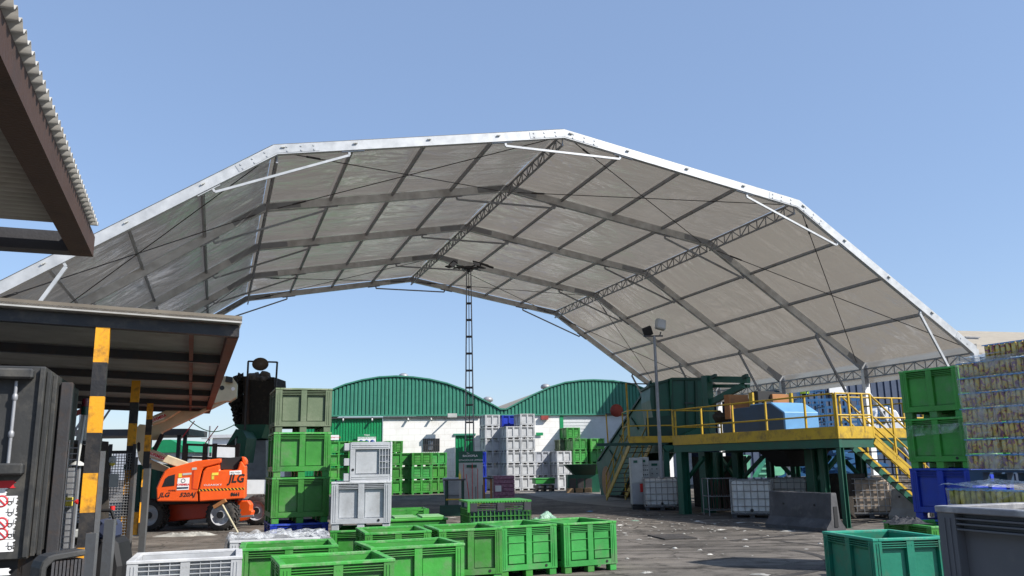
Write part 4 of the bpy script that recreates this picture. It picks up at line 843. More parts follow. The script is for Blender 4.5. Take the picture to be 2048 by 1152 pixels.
tote(1585, 1036, -18, 'dirty caged tote behind the barrier and thick green post', 'tankdirty', Yf=27.8)
tote(1655, 1034, -16, 'rusty brown tote between the barrier and the thin green post', 'tankdirty', Yf=26.6)
tote(1702, 1038, -8, 'partly sunlit caged tote below the yellow stair', 'tankdirty')
tote(1760, 1036, -8, 'dirty caged tote behind the pale concrete block', 'tankdirty', Yf=28)
# rusty bars leaning beside a tote
rb_ = thing('scrap_rack', 'caged bin of rusty metal strips left of the white tote', 'bin', tuple(G(1445, 1030))); b = MB()
for i in range(16):
    x = -.45+i*.055+random.uniform(-.02, .02); b.bar((x, -.3+random.uniform(-.05,.4), .2), (x+random.uniform(-.06,.06), -.3+random.uniform(-.05,.4), 1.12+random.uniform(-.1,.06)), .03, .01, mi=0)
b.build('metal_strip', M['rust'], rb_); b = MB()
for z in (.18, .6, 1.15):
    for y in (-.4, .4): b.tube((-.5,y,z), (.42,y,z), .014, 5)
    for x in (-.5, .42): b.tube((x,-.4,z), (x,.4,z), .014, 5)
for x in (-.5, .42):
    for y in (-.4, .4): b.tube((x,y,.0), (x,y,1.15), .018, 5)
b.build('frame', M['cage'], rb_)
# ---- electric cabinets
def cabinet(px0, px1, pyt, pyb, Y, lab, dots=True):
    a = D(px0, pyb, Y); c = D(px1, pyt, Y); t = thing('control_cabinet', lab, 'cabinet', ((a.x+c.x)/2, Y, 0), 0, 'control cabinets by the stair'); wv = (c.x-a.x)/2; zt_ = c.z
    MB().box(-wv, wv, 0, .45, .18, zt_).build('body', M['cab'], t, bevel=.01); MB().box(-wv+.02, wv-.02, .03, .42, 0, .179).build('plinth', M['blk'], t)
    d = MB().box(-wv+.02, wv-.02, -.02, -.001, .95, zt_-.03).build('upper_door', M['cab'], t, bevel=.004); MB().box(-wv+.02, wv-.02, -.02, -.001, .2, .93).build('lower_door', M['steel'], t, bevel=.004)
    if dots:
        b = MB()
        for r_ in range(5):
            for c_2 in range(3): b.tube((-wv*.5+c_2*wv*.5, -.021, zt_-.3-r_*.17), (-wv*.5+c_2*wv*.5, -.045, zt_-.3-r_*.17), .022, 6)
        b.build('push_button', M['blk'], t)
    MB().box(-wv*.55, wv*.1, -.03, -.021, zt_-.19, zt_-.1).build('name_plate', M['dkgreen'], t)
    return t, zt_
t, zq = cabinet(1265, 1285, 915, 1012, 31.2, 'tall pale cabinet with red hazard sign, leftmost of the cabinets', False)
MB().box(.08, .24, -.035, -.0215, .62, .92).build('hazard_sign', M['red'], t)
cabinet(1286, 1297, 914, 1012, 31.5, 'narrow middle cabinet with scattered switches'); cabinet(1298, 1331, 921, 1012, 31.9, 'widest right cabinet with columns of push buttons behind the tote')
# ---- rust drum under stair
dr = thing('rusty_drum', 'large rusty brown drum lying beneath the yellow stair', 'drum', tuple(G(1258, 993))); MB().tube((-1.1,0,.75), (1.1,.4,.75), .74, 20).build('shell', M['brown'], dr); MB().box(-.9,.9,-.3,.3,0,.2).build('cradle', M['steeldk'], dr)
# ---- concrete barriers
def barrier(name, lab, P0, P1, h, m):
    P0, P1 = Vector((P0.x, P0.y, 0)), Vector((P1.x, P1.y, 0)); L = (P1-P0).length; a = math.atan2((P1-P0).y, (P1-P0).x)
    t = thing(name, lab, 'barrier', tuple(P0), a, 'concrete barriers'); bm = bmesh.new()
    prof_ = [(0, 0), (0, .10), (.16, .30), (.22, h-.02), (.24, h), (.38, h), (.40, h-.02), (.46, .30), (.62, .10), (.62, 0)]
    n = 14; vs = []
    for i in range(n+1):
        x = L*i/n
        for y, z in prof_:
            k = .014*noise.noise(Vector((x*3, y*5, z*4))*1.3); e = .03*(abs(i/n-.5) > .49)*noise.noise(Vector((y*9, z*7, i)))
            vs.append((x+e, y+k, max(0, z+k*.6)))
    k = len(prof_); b = MB().add(vs, [(i*k+j, (i+1)*k+j, (i+1)*k+(j+1) % k, i*k+(j+1) % k) for i in range(n) for j in range(k)]+[tuple(range(k)), tuple(range(n*k, n*k+k))])
    b.build('block', M[m], t)
    for u in (.25, .75): MB().tube((L*u, .17, .62), (L*u, .2, .62), .025, 8).build('lifting_hole', M['blk'], t)
    MB().box(L-.01, L+.02, .25, .37, .12, .6).build('end_slot', M['blk'], t); return t
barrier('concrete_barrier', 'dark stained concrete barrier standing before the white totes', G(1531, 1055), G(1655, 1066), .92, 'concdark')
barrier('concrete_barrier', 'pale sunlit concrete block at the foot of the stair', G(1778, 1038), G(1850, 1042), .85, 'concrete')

# ---- things beyond the platform: blue lifts, lorry, mint green machine
def scissor(px, Y, lab, zd, wd, yaw=0):
    p = D(px, 900, Y); t = thing('scissor_lift', lab, 'scissor lift', (p.x, Y, 0), R_(yaw), 'blue scissor lifts beyond the platform')
    MB().box(-wd/2, wd/2, -.5, .5, zd-.12, zd).build('platform', M['liftblue'], t, bevel=.01)
    b = MB()
    for s in (-1, 1):
        for z in (.5, 1.1): b.bar((-wd/2, s*.48, zd+z), (wd/2, s*.48, zd+z), .05, .05)
        for i in range(7): b.bar((-wd/2+wd*i/6, s*.48, zd), (-wd/2+wd*i/6, s*.48, zd+1.1), .045, .045)
    for x in (-wd/2, wd/2):
        for z in (.5, 1.1): b.bar((x, -.48, zd+z), (x, .48, zd+z), .05, .05)
    b.build('guard_rail', M['liftblue'], t); n = 3; hz = (zd-.9)/n; b = MB()
    for i in range(n):
        z = .8+i*hz
        for s in (-.35, .35): b.bar((-wd*.42, s, z), (wd*.42, s, z+hz), .06, .12); b.bar((-wd*.42, s*.8, z+hz), (wd*.42, s*.8, z), .06, .12)
    b.build('scissor_arm', M['liftblue'], t); MB().box(-wd*.5, wd*.5, -.45, .45, .35, .8).build('chassis', M['liftblue'], t, bevel=.02)
    for x in (-wd*.36, wd*.36):
        for y in (-.52, .52): MB().lathe((x, y, .3), (0,1,0), [(.001,-.1),(.28,-.1),(.3,-.06),(.3,.06),(.28,.1),(.001,.1)], 16).build('wheel', M['tyre'], t)
    return t, p, zd
zd_ = D(1640, 822, 36).z
scissor(1665, 36, 'blue scissor lift with raised railed deck right of the light blue cover', D(1640,852,36).z, 3.2)
t, pS, zS = scissor(1597, 37.5, 'blue scissor lift carrying two people in yellow vests', D(1597,833,37.5).z, 2.4)
scissor(1712, 34.5, 'blue scissor lift half behind the white tent column', D(1712,868,34.5).z, 2.6)
def person(loc, face, lab, lean=.1, arm=.3):
    t = thing('person', lab, 'person', loc, face)
    J = dict(pel=(0,0,.95), w=(0,-.02,1.1), ch=(0,-.04-lean*.3,1.33), nk=(0,-.05-lean*.5,1.50), hd=(0,-.06-lean*.6,1.64), tp=(0,-.05-lean*.6,1.76),
      ls=(-.19,-.04-lean*.4,1.43), le=(-.27,-.12-lean*.5,1.16), lw=(-.2,-.34-lean*.5,1.08), lh=(-.17,-.42-lean*.5,1.09), rs=(.19,-.04-lean*.4,1.43), re=(.28,-.1-lean*.5,1.15), rw=(.22,-.3-arm*.3,1.05+arm*.3), rh=(.2,-.38-arm*.3,1.07+arm*.35),
      lk=(-.11,-.02,.5), la=(-.12,.03,.08), lf=(-.12,-.13,.04), rk=(.11,-.04,.5), ra=(.12,.0,.08), rf=(.12,-.16,.04), lp=(-.1,0,.9), rp=(.1,0,.9))
    E = 'pel w,w ch,ch nk,nk hd,hd tp,ch ls,ls le,le lw,lw lh,ch rs,rs re,re rw,rw rh,pel lp,lp lk,lk la,la lf,pel rp,rp rk,rk ra,ra rf'.split(',')
    rad = dict(pel=.14,w=.13,ch=.15,nk=.055,hd=.10,tp=.07,ls=.075,le=.048,lw=.032,lh=.04,rs=.075,re=.048,rw=.032,rh=.04,lk=.062,la=.045,lf=.042,rk=.062,ra=.045,rf=.042,lp=.095,rp=.095)
    ks = list(J); me = bpy.data.meshes.new('body'); me.from_pydata([J[k] for k in ks], [tuple(ks.index(q) for q in e.split()) for e in E], []); me.materials.append(M['navy'])
    o = bpy.data.objects.new('body', me); COL.objects.link(o); o.parent = t; o.modifiers.new('s', 'SKIN'); sv = me.skin_vertices[0].data
    for i, k in enumerate(ks): sv[i].radius = (rad[k], rad[k]*.85); sv[i].use_root = k == 'pel'
    md = o.modifiers.new('b', 'SUBSURF'); md.levels = 1; md.render_levels = 1; dg = bpy.context.evaluated_depsgraph_get()
    hd = J['hd']; MB().blob((hd[0], hd[1]-.01, hd[2]+.01), .095, .11, .13, amp=.03).build('head', M['skin'], t)
    MB().blob((hd[0], hd[1]+.01, hd[2]+.06), .11, .125, .10, amp=.03).build('safety_helmet', M['wht'], t)
    y = J['ch'][1]; MB().lathe((0, y+.02, .98), (0, 0, 1), [(.19,0),(.2,.15),(.21,.33),(.17,.48),(.08,.54)], 14).build('hivis_vest', M['hivis'], t)
    return t
pq = person((pS.x-.55, 37.4, zS), R_(20), 'person in yellow vest, left of two on the raised blue lift'); person((pS.x+.45, 37.3, zS), R_(-30), 'person in yellow vest, right of two on the raised blue lift', lean=.35)
# mint green machine beyond
mg = thing('mint_conveyor', 'mint green sloping conveyor seen through the platform legs', 'conveyor', tuple(G(1520, 985))); MGf = Fr(mg.location.x, mg.location.y, 0)
MB().prism(MGf.pp([(1515,955),(1540,908),(1560,908),(1535,955)]), 0, 1).build('frame', M['mint'], mg); MB().prism(MGf.pp([(1484,955),(1484,910),(1503,910),(1503,955)]), .2, 1.2).build('housing', M['mint'], mg)
for q_ in range(5): pbar(mg, 'rib', 'dkgreen', (1516+q_*6,950-q_*10), (1534+q_*6,950-q_*10), -.03, .05, .05, MGf)
for p in (1490, 1545, 1580): pbar(mg, 'leg', 'mint', (p,930), (p,984), .3, .12, .12, MGf)
MB().prism(MGf.pp([(1545,952),(1545,925),(1600,930),(1600,950)]), .8, 1.8).build('motor_housing', M['mint'], mg)
bl = thing('blue_boom_lift', 'low blue boom lift with white plate seen under the platform', 'boom lift', tuple(G(1640, 990))); BLf = Fr(bl.location.x, bl.location.y, 0)
MB().prism(BLf.pp([(1590,955),(1590,928),(1625,905),(1720,905),(1735,940),(1700,958)]), 0, 1.6).build('body', M['liftblue'], bl, bevel=.03)
MB().prism(BLf.pp([(1592,940),(1592,930),(1614,930),(1614,940)], -.03), -.03, -.002).build('number_plate', M['wht'], bl)
for p in (1605, 1715): x, z = BLf.px(p, 965, .1); MB().lathe((x,.0,.42), (0,1,0), [(.001,-.15),(.35,-.15),(.42,-.1),(.42,.1),(.35,.15),(.001,.15)], 18).build('wheel', M['tyre'], bl)
lo = thing('lorry', 'white lorry parked behind the tent column, mostly hidden by rails', 'lorry', tuple(D(1775, 900, 36))); lo.location.z = 0; LOf = Fr(lo.location.x, 36, 0)
MB().prism(LOf.pp([(1742,880),(1738,850),(1750,822),(1772,812),(1795,822),(1808,850),(1808,880)]), 0, 2.4).build('cab', M['wht'], lo, bevel=.06)
MB().prism(LOf.pp([(1754,848),(1757,826),(1771,821),(1771,848)], -.02), -.02, -.001).build('window', M['glass'], lo); MB().prism(LOf.pp([(1740,905),(1740,881),(1812,881),(1812,905)]), 0, 2.4).build('chassis', M['steeldk'], lo)
for p in (1757, 1795): x = LOf.px(p, 900)[0]; MB().lathe((x,.1,.5), (0,1,0), [(.001,-.18),(.42,-.18),(.5,-.1),(.5,.1),(.42,.18),(.001,.18)], 20).build('wheel', M['tyre'], lo)

# ================================================================== PALLETS OF CANS (far right)
CANR, CANH = .027, .135
def can_mesh():
    return MB().lathe((0,0,0), (0,0,1), [(.001,0),(.020,0),(CANR,.010),(CANR,CANH-.014),(.022,CANH-.002),(.021,CANH),(.001,CANH-.004)], 9)
CANM = {k: can_mesh().mesh('can', M[k]) for k in ('can', 'cangreen')}
def pack_proto(k):
    t = thing('can_pack', 'pack', 'can pack'); b = MB()
    for r_ in range(2):
        for i in range(6):
            o = bpy.data.objects.new('can', CANM[k]); COL.objects.link(o); o.parent = t; o.location = (.0285+i*.055, .0285+r_*.055, 0); o.rotation_euler = (0, 0, random.random()*6)
    b.grid(14, 4, lambda u, v: (-.006+.342*u, -.004+.122*v, CANH+.003+.005*math.sin(u*37)*math.sin(v*9)))
    b.add([(-.006,-.005,CANH-.022+.004*math.sin(i*2.1)) for i in range(7)] , []) if False else None
    n = 12; b.add([(-.006+.342*i/n, -.006-.003*(i % 2), z) for i in range(n+1) for z in (CANH-.005-.003*(i % 3), CANH+.005)], [(2*i, 2*i+2, 2*i+3, 2*i+1) for i in range(n)])
    b.build('shrink_film', M['filmblue'], t, normals=False); return t
def load(x, y, yaw, z0, layers, nx, k, where, ny_end=3, jx=.0, proto={}):
    a = R_(yaw)
    for L_ in range(layers):
        for i in range(nx):
            if k not in proto: t = proto[k] = pack_proto(k)
            else: t = copy_tree(proto[k])
            jj = random.uniform(-.012, .012); c = off((x, y), a, i*.345+jx+jj, random.uniform(-.008, .008)); t.location = (c[0], c[1], z0+L_*.152); t.rotation_euler = (0, 0, a+random.uniform(-.02, .02)); t.name = 'can_pack'
            o_ = ORD[layers-1-L_]+(' row' if L_ == layers-1 else ' row down') if layers-1-L_ < 7 else ['row above the lowest', 'lowest row'][L_ == 0]
            t['label'] = f'can pack, {["left end", "second along", "third along", "far right"][i]} of the {o_}, {where}'; t['group'] = 'packs of drink cans on the pallets'
        for j in range(ny_end):   # end row turned round the left corner
            t = copy_tree(proto[k]); c = off((x, y), a, .115+jx*.5, .125+j*.345); t.location = (c[0], c[1], z0+L_*.152); t.rotation_euler = (0, 0, a+R_(90)); t.name = 'can_pack'
            o_ = ORD[layers-1-L_]+(' row' if L_ == layers-1 else ' row down') if layers-1-L_ < 7 else ['row above the lowest', 'lowest row'][L_ == 0]
            t['label'] = f'can pack {["nearest", "middle", "farthest"][j]} on the left end of the {o_}, {where}'; t['group'] = 'packs of drink cans on the pallets'
pU = D(1938, 940, 8.5); YC = -64
load(pU.x, pU.y, YC, pU.z+.01, 7, 4, 'can', 'upper pallet', ny_end=1)
# part layer on top of the upper load
tz = pU.z+.01+7*.152
for i in range(3):
    t = copy_tree([o for o in bpy.data.objects if o.name.startswith('can_pack') and not o.parent][0]); c = off((pU.x, pU.y), R_(YC), .30+i*.345, .02); t.location = (c[0], c[1], tz+.004); t.rotation_euler = (0, 0, R_(YC)); t.name = 'can_pack'
    t['label'] = f'{["left", "middle", "right"][i]} loose can pack of the partial row crowning the upper load'; t['group'] = 'packs of drink cans on the pallets'
def pallet(loc, yaw, lab, m, L=1.25, W=.85):
    t = thing('pallet', lab, 'pallet', loc, R_(yaw)); b = MB()
    for i in range(5): b.box(0, L, i*W/4.6, i*W/4.6+.12, .122, .144)
    b.build('top_board', M[m], t); b = MB()
    for x in (0, L/2-.07, L-.14):
        b2 = MB()
        for y in (0, W/2-.06, W-.10): b2.box(x, x+.14, y, y+.1, .022, .10)
        b2.box(x, x+.14, 0, W, .1001, .1215).box(x, x+.14, 0, W, 0, .0215); b2.build('stringer', M[m], t)
    return t
pallet((pU.x, pU.y, pU.z-.144), YC, 'blue wooden pallet under the upper load of cans', 'mblue')
pLw = D(1893, 960, 8.0); zl = pU.z-.146-9*.152
load(pLw.x, pLw.y, YC, zl+.0, 9, 4, 'cangreen', 'lower pallet', ny_end=1)
pallet((pLw.x, pLw.y, max(0, zl-.146)), YC, 'blue wooden pallet under the lower load of cans', 'mblue')
MB()
slab = MB().box(0, 1.38, 0, .9, 0, .004)
def wrapfilm(x, y, yaw, z0, z1, L, W, lab, flare=.0):
    t = thing('stretch_wrap', lab, 'plastic wrap', (x, y, z0), R_(yaw)); b = MB()
    def f1(u, v):
        s = u*(L+W); r_ = .012*noise.noise(Vector((u*14, v*6, 2)))+.02+flare*max(0, v-.8)*3*(1+noise.noise(Vector((u*9, v, 7))))
        return (L-s, -r_-.01, v*(z1-z0)) if s < L else (-r_, s-L, v*(z1-z0))
    b.grid(50, 16, f1); b.build('film_sheet', M['filmwrap'], t, normals=False)
    b = MB(); b.grid(24, 8, lambda u, v: (-.06+u*(L+.06), -.04+v*W, z1-z0+.02+.05*noise.noise(Vector((u*6, v*5, 3)))+(.05*math.sin(u*7)*v))); b.build('top_sheet', M['film'], t, normals=False); return t
wrapfilm(pU.x, pU.y, YC, pU.z, tz+.02, 1.36, .5, 'clear wrinkled stretch wrap round the upper load of cans', .02)
wrapfilm(pLw.x, pLw.y, YC, zl, pU.z-.15, 1.36, .5, 'loose clear stretch wrap round the lower load of cans', .05)
# film band on the right green stack
p1 = Vector(off((q0.x, q0.y, 0), 0, 0, 0)) if False else None
fa = G(1800, 743, 3.16); t = thing('stretch_wrap', 'clear film band around the tall green stack on the right', 'plastic wrap', (fa.x, fa.y, 1.98), RA)
MB().grid(24, 4, lambda u, v: (-.02+1.06*u, -.03-.01*abs(noise.noise(Vector((u*8, v*3, 0)))), .13*v+.06*u+.05*(1-u)*v+.1)).grid(12, 4, lambda u, v: (1.015+.01*abs(noise.noise(Vector((u*8, v*3, 4)))), 1.2*u, .19*v+.12)).build('film_band', M['bandfilm'], t, normals=False)
# black cloth on the green bin
def crumple(name, lab, cat, loc, rx, ry, h, m, seed=0, n=22, yaw=0, flat=.35, grp=None):
    def fn(u, v):
        x, y = (u-.5)*2, (v-.5)*2; r_ = min(1, math.hypot(x, y)); k = noise.noise(Vector((x*2.2+seed, y*2.2, seed)))*.5+noise.noise(Vector((x*5+seed, y*5, 1)))*.32+noise.noise(Vector((x*11, y*11+seed, 5)))*.14
        e = 1+.25*noise.noise(Vector((math.atan2(y, x)*1.5, seed, 0)))
        return (x*rx*e, y*ry*e, max(.004, h*(1-r_**2.2)*(flat+.8*abs(k)*1.6)+.004))
    b = MB().grid(n, n, fn, smooth=False); o = b.build(name, M[m], None, normals=False); o.location = loc; o.rotation_euler = (0, 0, R_(yaw)); return tag(o, lab, cat, grp)
p = G(1817, 1046, .8); crumple('cloth', 'crumpled black cloth lying on the rim of the green bin', 'cloth', (p.x, p.y+.1, .79), .30, .24, .16, 'cloth', 3)
lettering('MATERIAL', .05, M['teal'], None, (0, 0, 0)).name = 'lettering_tmp'
tl = bpy.data.objects['lettering_tmp']
for o in bpy.data.objects:
    if o.name.startswith('pallet_box') and o.get('label') == 'open teal bin at the lower right of the yard': tl.parent = o; tl.data.materials[0] = M['cab']; tl.location = (-.612, -.02, .27); tl.rotation_euler = (R_(90), 0, R_(-90)); tl.name = 'lettering'

# ================================================================== LATTICE MAST, CLEANING STATION, SMALL THINGS MID YARD
ma = thing('lattice_mast', 'tall slender lattice mast with floodlight ring under the tent roof', 'mast', (D(940, 1011, 33).x, 33, 0)); MF = Fr(ma.location.x, 33, 0)
zt_ = MF.px(939, 540)[1]; wb, wt = .19, .085; b = MB()
for sx in (-1, 1):
    for sy in (-1, 1): MB().tube((sx*wb, sy*wb, 0), (sx*wt, sy*wt, zt_), .021, 6).build('chord', M['steel'], ma)
z = .6
while z < zt_:
    k = wb+(wt-wb)*z/zt_; b = MB()
    for s in (-1, 1): b.bar((-k, s*k, z), (k, s*k, z), .03, .055); b.bar((s*k, -k, z), (s*k, k, z), .03, .055)
    b.build('batten', M['steeldk'], ma); z += .68
MB().tube((0,0,0), (0,0,zt_), .016, 6).build('cable', M['blk'], ma)
MB().lathe((0,0,zt_), (0,0,1), [(.02,0),(.2,0),(.24,.05),(.24,.12),(.02,.14)], 12).build('head_plate', M['steeldk'], ma)
for k, (dx, dy, dz) in enumerate([(-.8,.2,.12),(-.6,-.4,.05),(-.35,.4,.15),(.35,-.4,.05),(.65,.1,.2),(.85,.3,.1),(.45,.45,.18)]):
    MB().bar((0,0,zt_+.1), (dx*.8,dy*.8,zt_+.12), .045, .045).build('lamp_arm', M['steeldk'], ma)
    b = MB().box(-.17, .17, -.12, .12, -.025, .025); o = b.build('lamp_head', M['blk'], ma, bevel=.02); o.location = (dx, dy, zt_+.16+dz*.4); o.rotation_euler = (R_(25*(-1 if dy < 0 else 1)), R_(-18 if dx < 0 else 18), math.atan2(dy, dx)*.3)
    MB().box(-.14, .14, -.09, .09, -.033, -.026).build('lamp_glass', M['lens'], o)
BF = Fr(D(918, 1013, 32).x, 32, 4)
bdz = BF.px(918, 903)[1]; bw = BF.px(966, 950)[0]
bo = fthing(BF, 'cleaning_board', 'tall white cleaning station board with green heading and hanging brooms', 'board')
MB().box(0, bw, 0, .04, .05, bdz).build('panel', M['cab'], bo); MB().box(0, bw, -.008, -.001, bdz-.42, bdz).build('heading', M['dkgreen'], bo)
lettering('ESTACIÓN DE LIMPIEZA', .085, M['wht'], bo, (bw/2, -.012, bdz-.33)); lettering('The', .07, M['wht'], bo, (bw*.38, -.012, bdz-.07)); lettering('BACHOFILA', .105, M['wht'], bo, (bw*.47, -.012, bdz-.17), bold=.002)
MB().box(bw*.32, bw*.74, -.06, -.002, bdz-.60, bdz-.50).build('tool_rack', M['dkgreen'], bo)
for x in (.06, bw-.1): MB().box(x, x+.05, -.3, .3, 0, .05).box(x, x+.05, .05, .1, 0, 1).build('leg', M['steeldk'], bo)
def tool(name, lab, x, y, h, head, m='red', lean=0):
    t = thing(name, lab, name.replace('_', ' '), tuple(BF.wor((x, y, 0))), BF.a, 'cleaning tools by the board')
    MB().tube((0,0,.08), (lean,.08,h), .013, 6).build('handle', M[m], t)
    if head == 'broom': b = MB().box(-.20, .20, -.03, .03, .05, .11).box(-.19, .19, -.025, .025, 0, .05)
    elif head == 'bristle': b = MB().box(-.14, .14, -.04, .04, .12, .34).box(-.17, .17, -.03, .03, 0, .12)
    elif head == 'pan': b = MB().box(-.17, .17, -.15, .1, .0, .03).box(-.17, .17, .1, .12, 0, .16).box(-.17, -.15, -.15, .1, .03, .13).box(.15, .17, -.15, .1, .03, .13)
    else: b = MB().prism([(-.12,.0),(.12,0),(.13,.2),(.03,.28),(-.03,.28),(-.13,.2)], -.015, .015)
    b.build('head', M['blk'] if head != 'bristle' else M['yel2'], t); return t
tool('broom', 'red handled broom at the left edge of the board', .18, -.25, 1.72, 'broom'); tool('squeegee', 'short leaning red squeegee between two brooms', .42, -.3, 1.35, 'broom', lean=-.15)
tool('broom', 'red handled broom below the middle of the tool rack', .50, -.25, 1.75, 'broom'); tool('mop', 'yellow headed mop hanging right of the rack', .70, -.28, 1.55, 'bristle'); tool('shovel', 'black shovel at the right edge of the board', .88, -.35, .95, 'shovel', m='blk'); tool('dustpan', 'black dustpan on the ground below the board', .62, -.6, .9, 'pan', m='blk')
def frame_table(px0, px1, pyt, pyb, Y, lab, low=True, m='dkgreen2'):
    a = D(px0, pyb, Y); c = D(px1, pyt, Y); t = thing('work_table', lab, 'table', (a.x, Y, 0), 0); w_ = c.x-a.x; h = c.z
    MB().box(-.05, w_+.05, -.05, .75, h-.05, h).build('tabletop', M['steeldk'], t)
    for x in (0, w_-.06):
        for y in (0, .64): MB().box(x, x+.06, y, y+.06, 0, h-.051).build('leg', M[m], t)
    if low: MB().box(.03, w_-.03, -.02, .02, .25 if False else h*.42, h*.42+.05).build('cross_rail', M['yellow'], t); MB().box(-.15, w_-.05, -.35, -.30, 0, h*.30).box(-.15, w_-.05, -.30, .5, .0, .03).build('lower_panel', M['dkgreen2'], t)
    return t, w_, h
t, w_, h = frame_table(890, 926, 958, 1026, 29.6, 'dark steel work table with low green panel left of the board'); o = MB().tube((w_*.8,.2,h), (w_*.8,.2,h+.18), .04, 8).tube((w_*.8,.2,h+.18), (w_*.8,.2,h+.28), .015, 6).build('spray_bottle', M['yel2']); o.location = t.location; tag(o, 'small yellow brown bottle standing on the dark work table', 'bottle')
frame_table(966, 983, 955, 1006, 33.0, 'dark table with orange leg between board and pink can pallet', low=False, m='rustpanel')
pk = thing('can_pallet', 'shaded pallet of maroon pink can packs right of the cleaning board', 'pallet load', tuple(D(1007, 1004, 34.5))); pk.location.z = 0; PKF = Fr(pk.location.x, 34.5, 6)
pk.rotation_euler = (0, 0, R_(6)); hz = PKF.px(1007, 951)[1]; n = 7; wv = .42
for k in range(n):
    z = .14+(hz-.14)*k/n; MB().box(-wv, wv, -.4, .4, z+.004, z+(hz-.14)/n-.004).build('can_layer', M['pinkcans'], pk, bevel=.012)
b = MB()
for x in (-.35, 0, .35): b.box(x-.05, x+.05, -.4, .4, 0, .1)
b.box(-wv, wv, -.4, .4, .1001, .139).build('pallet_base', M['wood'], pk); MB().box(-.36, -.12, -.412, -.405, hz*.5, hz*.5+.24).build('paper_label', M['wht'], pk)
# green cart at the foot of the grey stacks
p = D(1071, 978, 50.5); gc = thing('low_crate', 'low green folded crate on dark pallets before the grey stacks', 'crate', (p.x, p.y, 0), R_(10)); GCF = Fr(p.x, p.y, 10)
MB().box(0, 1.2, 0, 1, .45, .72).build('body', M['green'], gc, bevel=.02); MB().box(-.03, 1.23, -.03, 1.03, .721, .78).build('rim', M['green'], gc, bevel=.01)
for k in (0, .2): 
    b = MB().box(.05, 1.15, .02, .95, k+.14, k+.17)
    for x in (.05, .52, 1.0): b.box(x, x+.15, .02, .95, k+.0, k+.139)
    b.build('pallet', M['black'], gc)
# grey tote shape near cleaning table
p = D(888, 985, 47); t = thing('white_tub', 'pale tub standing between green stacks and wicket door', 'tub', (p.x, p.y, 0)); MB().add([(0,0,0),(1.1,0,0),(1.1,.8,0),(0,.8,0),(-.08,-.08,.95),(1.18,-.08,.95),(1.18,.88,.95),(-.08,.88,.95)], [(0,3,2,1),(4,5,6,7),(0,1,5,4),(1,2,6,5),(2,3,7,6),(3,0,4,7)]).build('body', M['lgrey'], t, bevel=.04)

# inverted mesh crate with dark skids
MCF = Fr(*D(940, 1040, 16.6).xy, 14); mc = fthing(MCF, 'mesh_crate', 'upturned dark green mesh crate with black skids on top', 'crate')
zt_ = MCF.px(1000, 1004)[1]; L_, W_ = 1.22, 1.0
b = MB()
for i in range(16):
    x = L_*i/15; b.bar((x,0,.0), (x,0,zt_-.12), .014, .014); b.bar((x,W_,.0), (x,W_,zt_-.12), .014, .014)
for i in range(12):
    y = W_*i/11; b.bar((0,y,0), (0,y,zt_-.12), .014, .014); b.bar((L_,y,0), (L_,y,zt_-.12), .014, .014)
for k in range(8):
    z = .02+(zt_-.16)*k/7; b.bar((0,0,z), (L_,0,z), .014, .014); b.bar((0,W_,z), (L_,W_,z), .014, .014); b.bar((0,0,z), (0,W_,z), .014, .014); b.bar((L_,0,z), (L_,W_,z), .014, .014)
b.build('side_grid', M['green'], mc); MB().box(.02, L_-.02, .02, W_-.02, 0, zt_-.2).build('liner', M['dkgreen2'], mc)
b = MB()
for k in range(4): b.box(.0, L_, -.012, .03, zt_-.155+k*.035, zt_-.138+k*.035)
for x in (.0, L_/2-.07, L_-.14): b.box(x, x+.14, -.03, .04, zt_-.165, zt_-.012)
b.build('skid', M['steeldk'], mc); b = MB()
for i in range(22): b.box(.02+i*.054, .05+i*.054, -.01, .05, zt_-.011, zt_+.012)
b.box(-.03, L_+.03, .051, W_+.03, zt_-.01, zt_+.025).box(-.05, -.004, -.03, .0505, zt_-.18, zt_+.03); b.build('rim', M['green'], mc)
# folded green trays
TFr = Fr(*D(778, 1048, 17.2).xy, 14); tr_ = fthing(TFr, 'folded_crate', 'flat folded green crate lying behind the grey pile', 'crate')
a = TFr.px(780, 1046); c = TFr.px(893, 1036)
MB().box(0, c[0], 0, 1.0, a[1]-.28, a[1]+.02).build('base', M['green'], tr_, bevel=.01); MB().box(-.03, c[0]+.03, -.03, 1.03, a[1]+.021, a[1]+.07).build('rim', M['green'], tr_, bevel=.01)
for x in (.12, .68): MB().box(x, x+.46, .12, .88, a[1]+.071, a[1]+.10).build('panel', mat('pale_green', (.20, .42, .16), .5, dirt=(.2,.25,.15)), tr_, bevel=.008)
TG = Fr(*D(778, 1035, 18.8).xy, 14); t2 = fthing(TG, 'folded_crate', 'half folded green crate with slots behind the flat one', 'crate'); c2 = TG.px(858, 1018); a2 = TG.px(780, 1036)
b = MB().box(0, c2[0], .0, .03, a2[1]-.6, a2[1]); 
for x in (0, c2[0]/2-.06, c2[0]-.12): b.box(x, x+.12, -.01, -.001, a2[1], c2[1])
b.box(0, c2[0], 0, .03, c2[1]-.03, c2[1]+.01)
for k in range(3): b.box(0, c2[0], .0, .025, a2[1]+.03+k*.05, a2[1]+.045+k*.05)
b.box(0, .03, .031, .9, a2[1]-.6, c2[1]).box(c2[0]-.03, c2[0], .031, .9, a2[1]-.6, c2[1]).box(.031, c2[0]-.031, .87, .9, a2[1]-.6, c2[1]); b.build('frame', M['green'], t2)
p = D(1090, 1030, 17.6); bg_ = MB().blob((0,0,.30), .30, .25, .27, amp=.45, seed=4, sub=4).build('plastic_bag', M['filmgreen']); bg_.location = (p.x, p.y, .13); tag(bg_, 'pale green translucent bag beside the upturned mesh crate', 'bag')
p = D(857, 1022, 24); crumple('plastic_bag', 'small white knotted bag on the shaded asphalt', 'bag', (p.x, p.y, 0), .22, .2, .28, 'litter', 9, flat=.9)

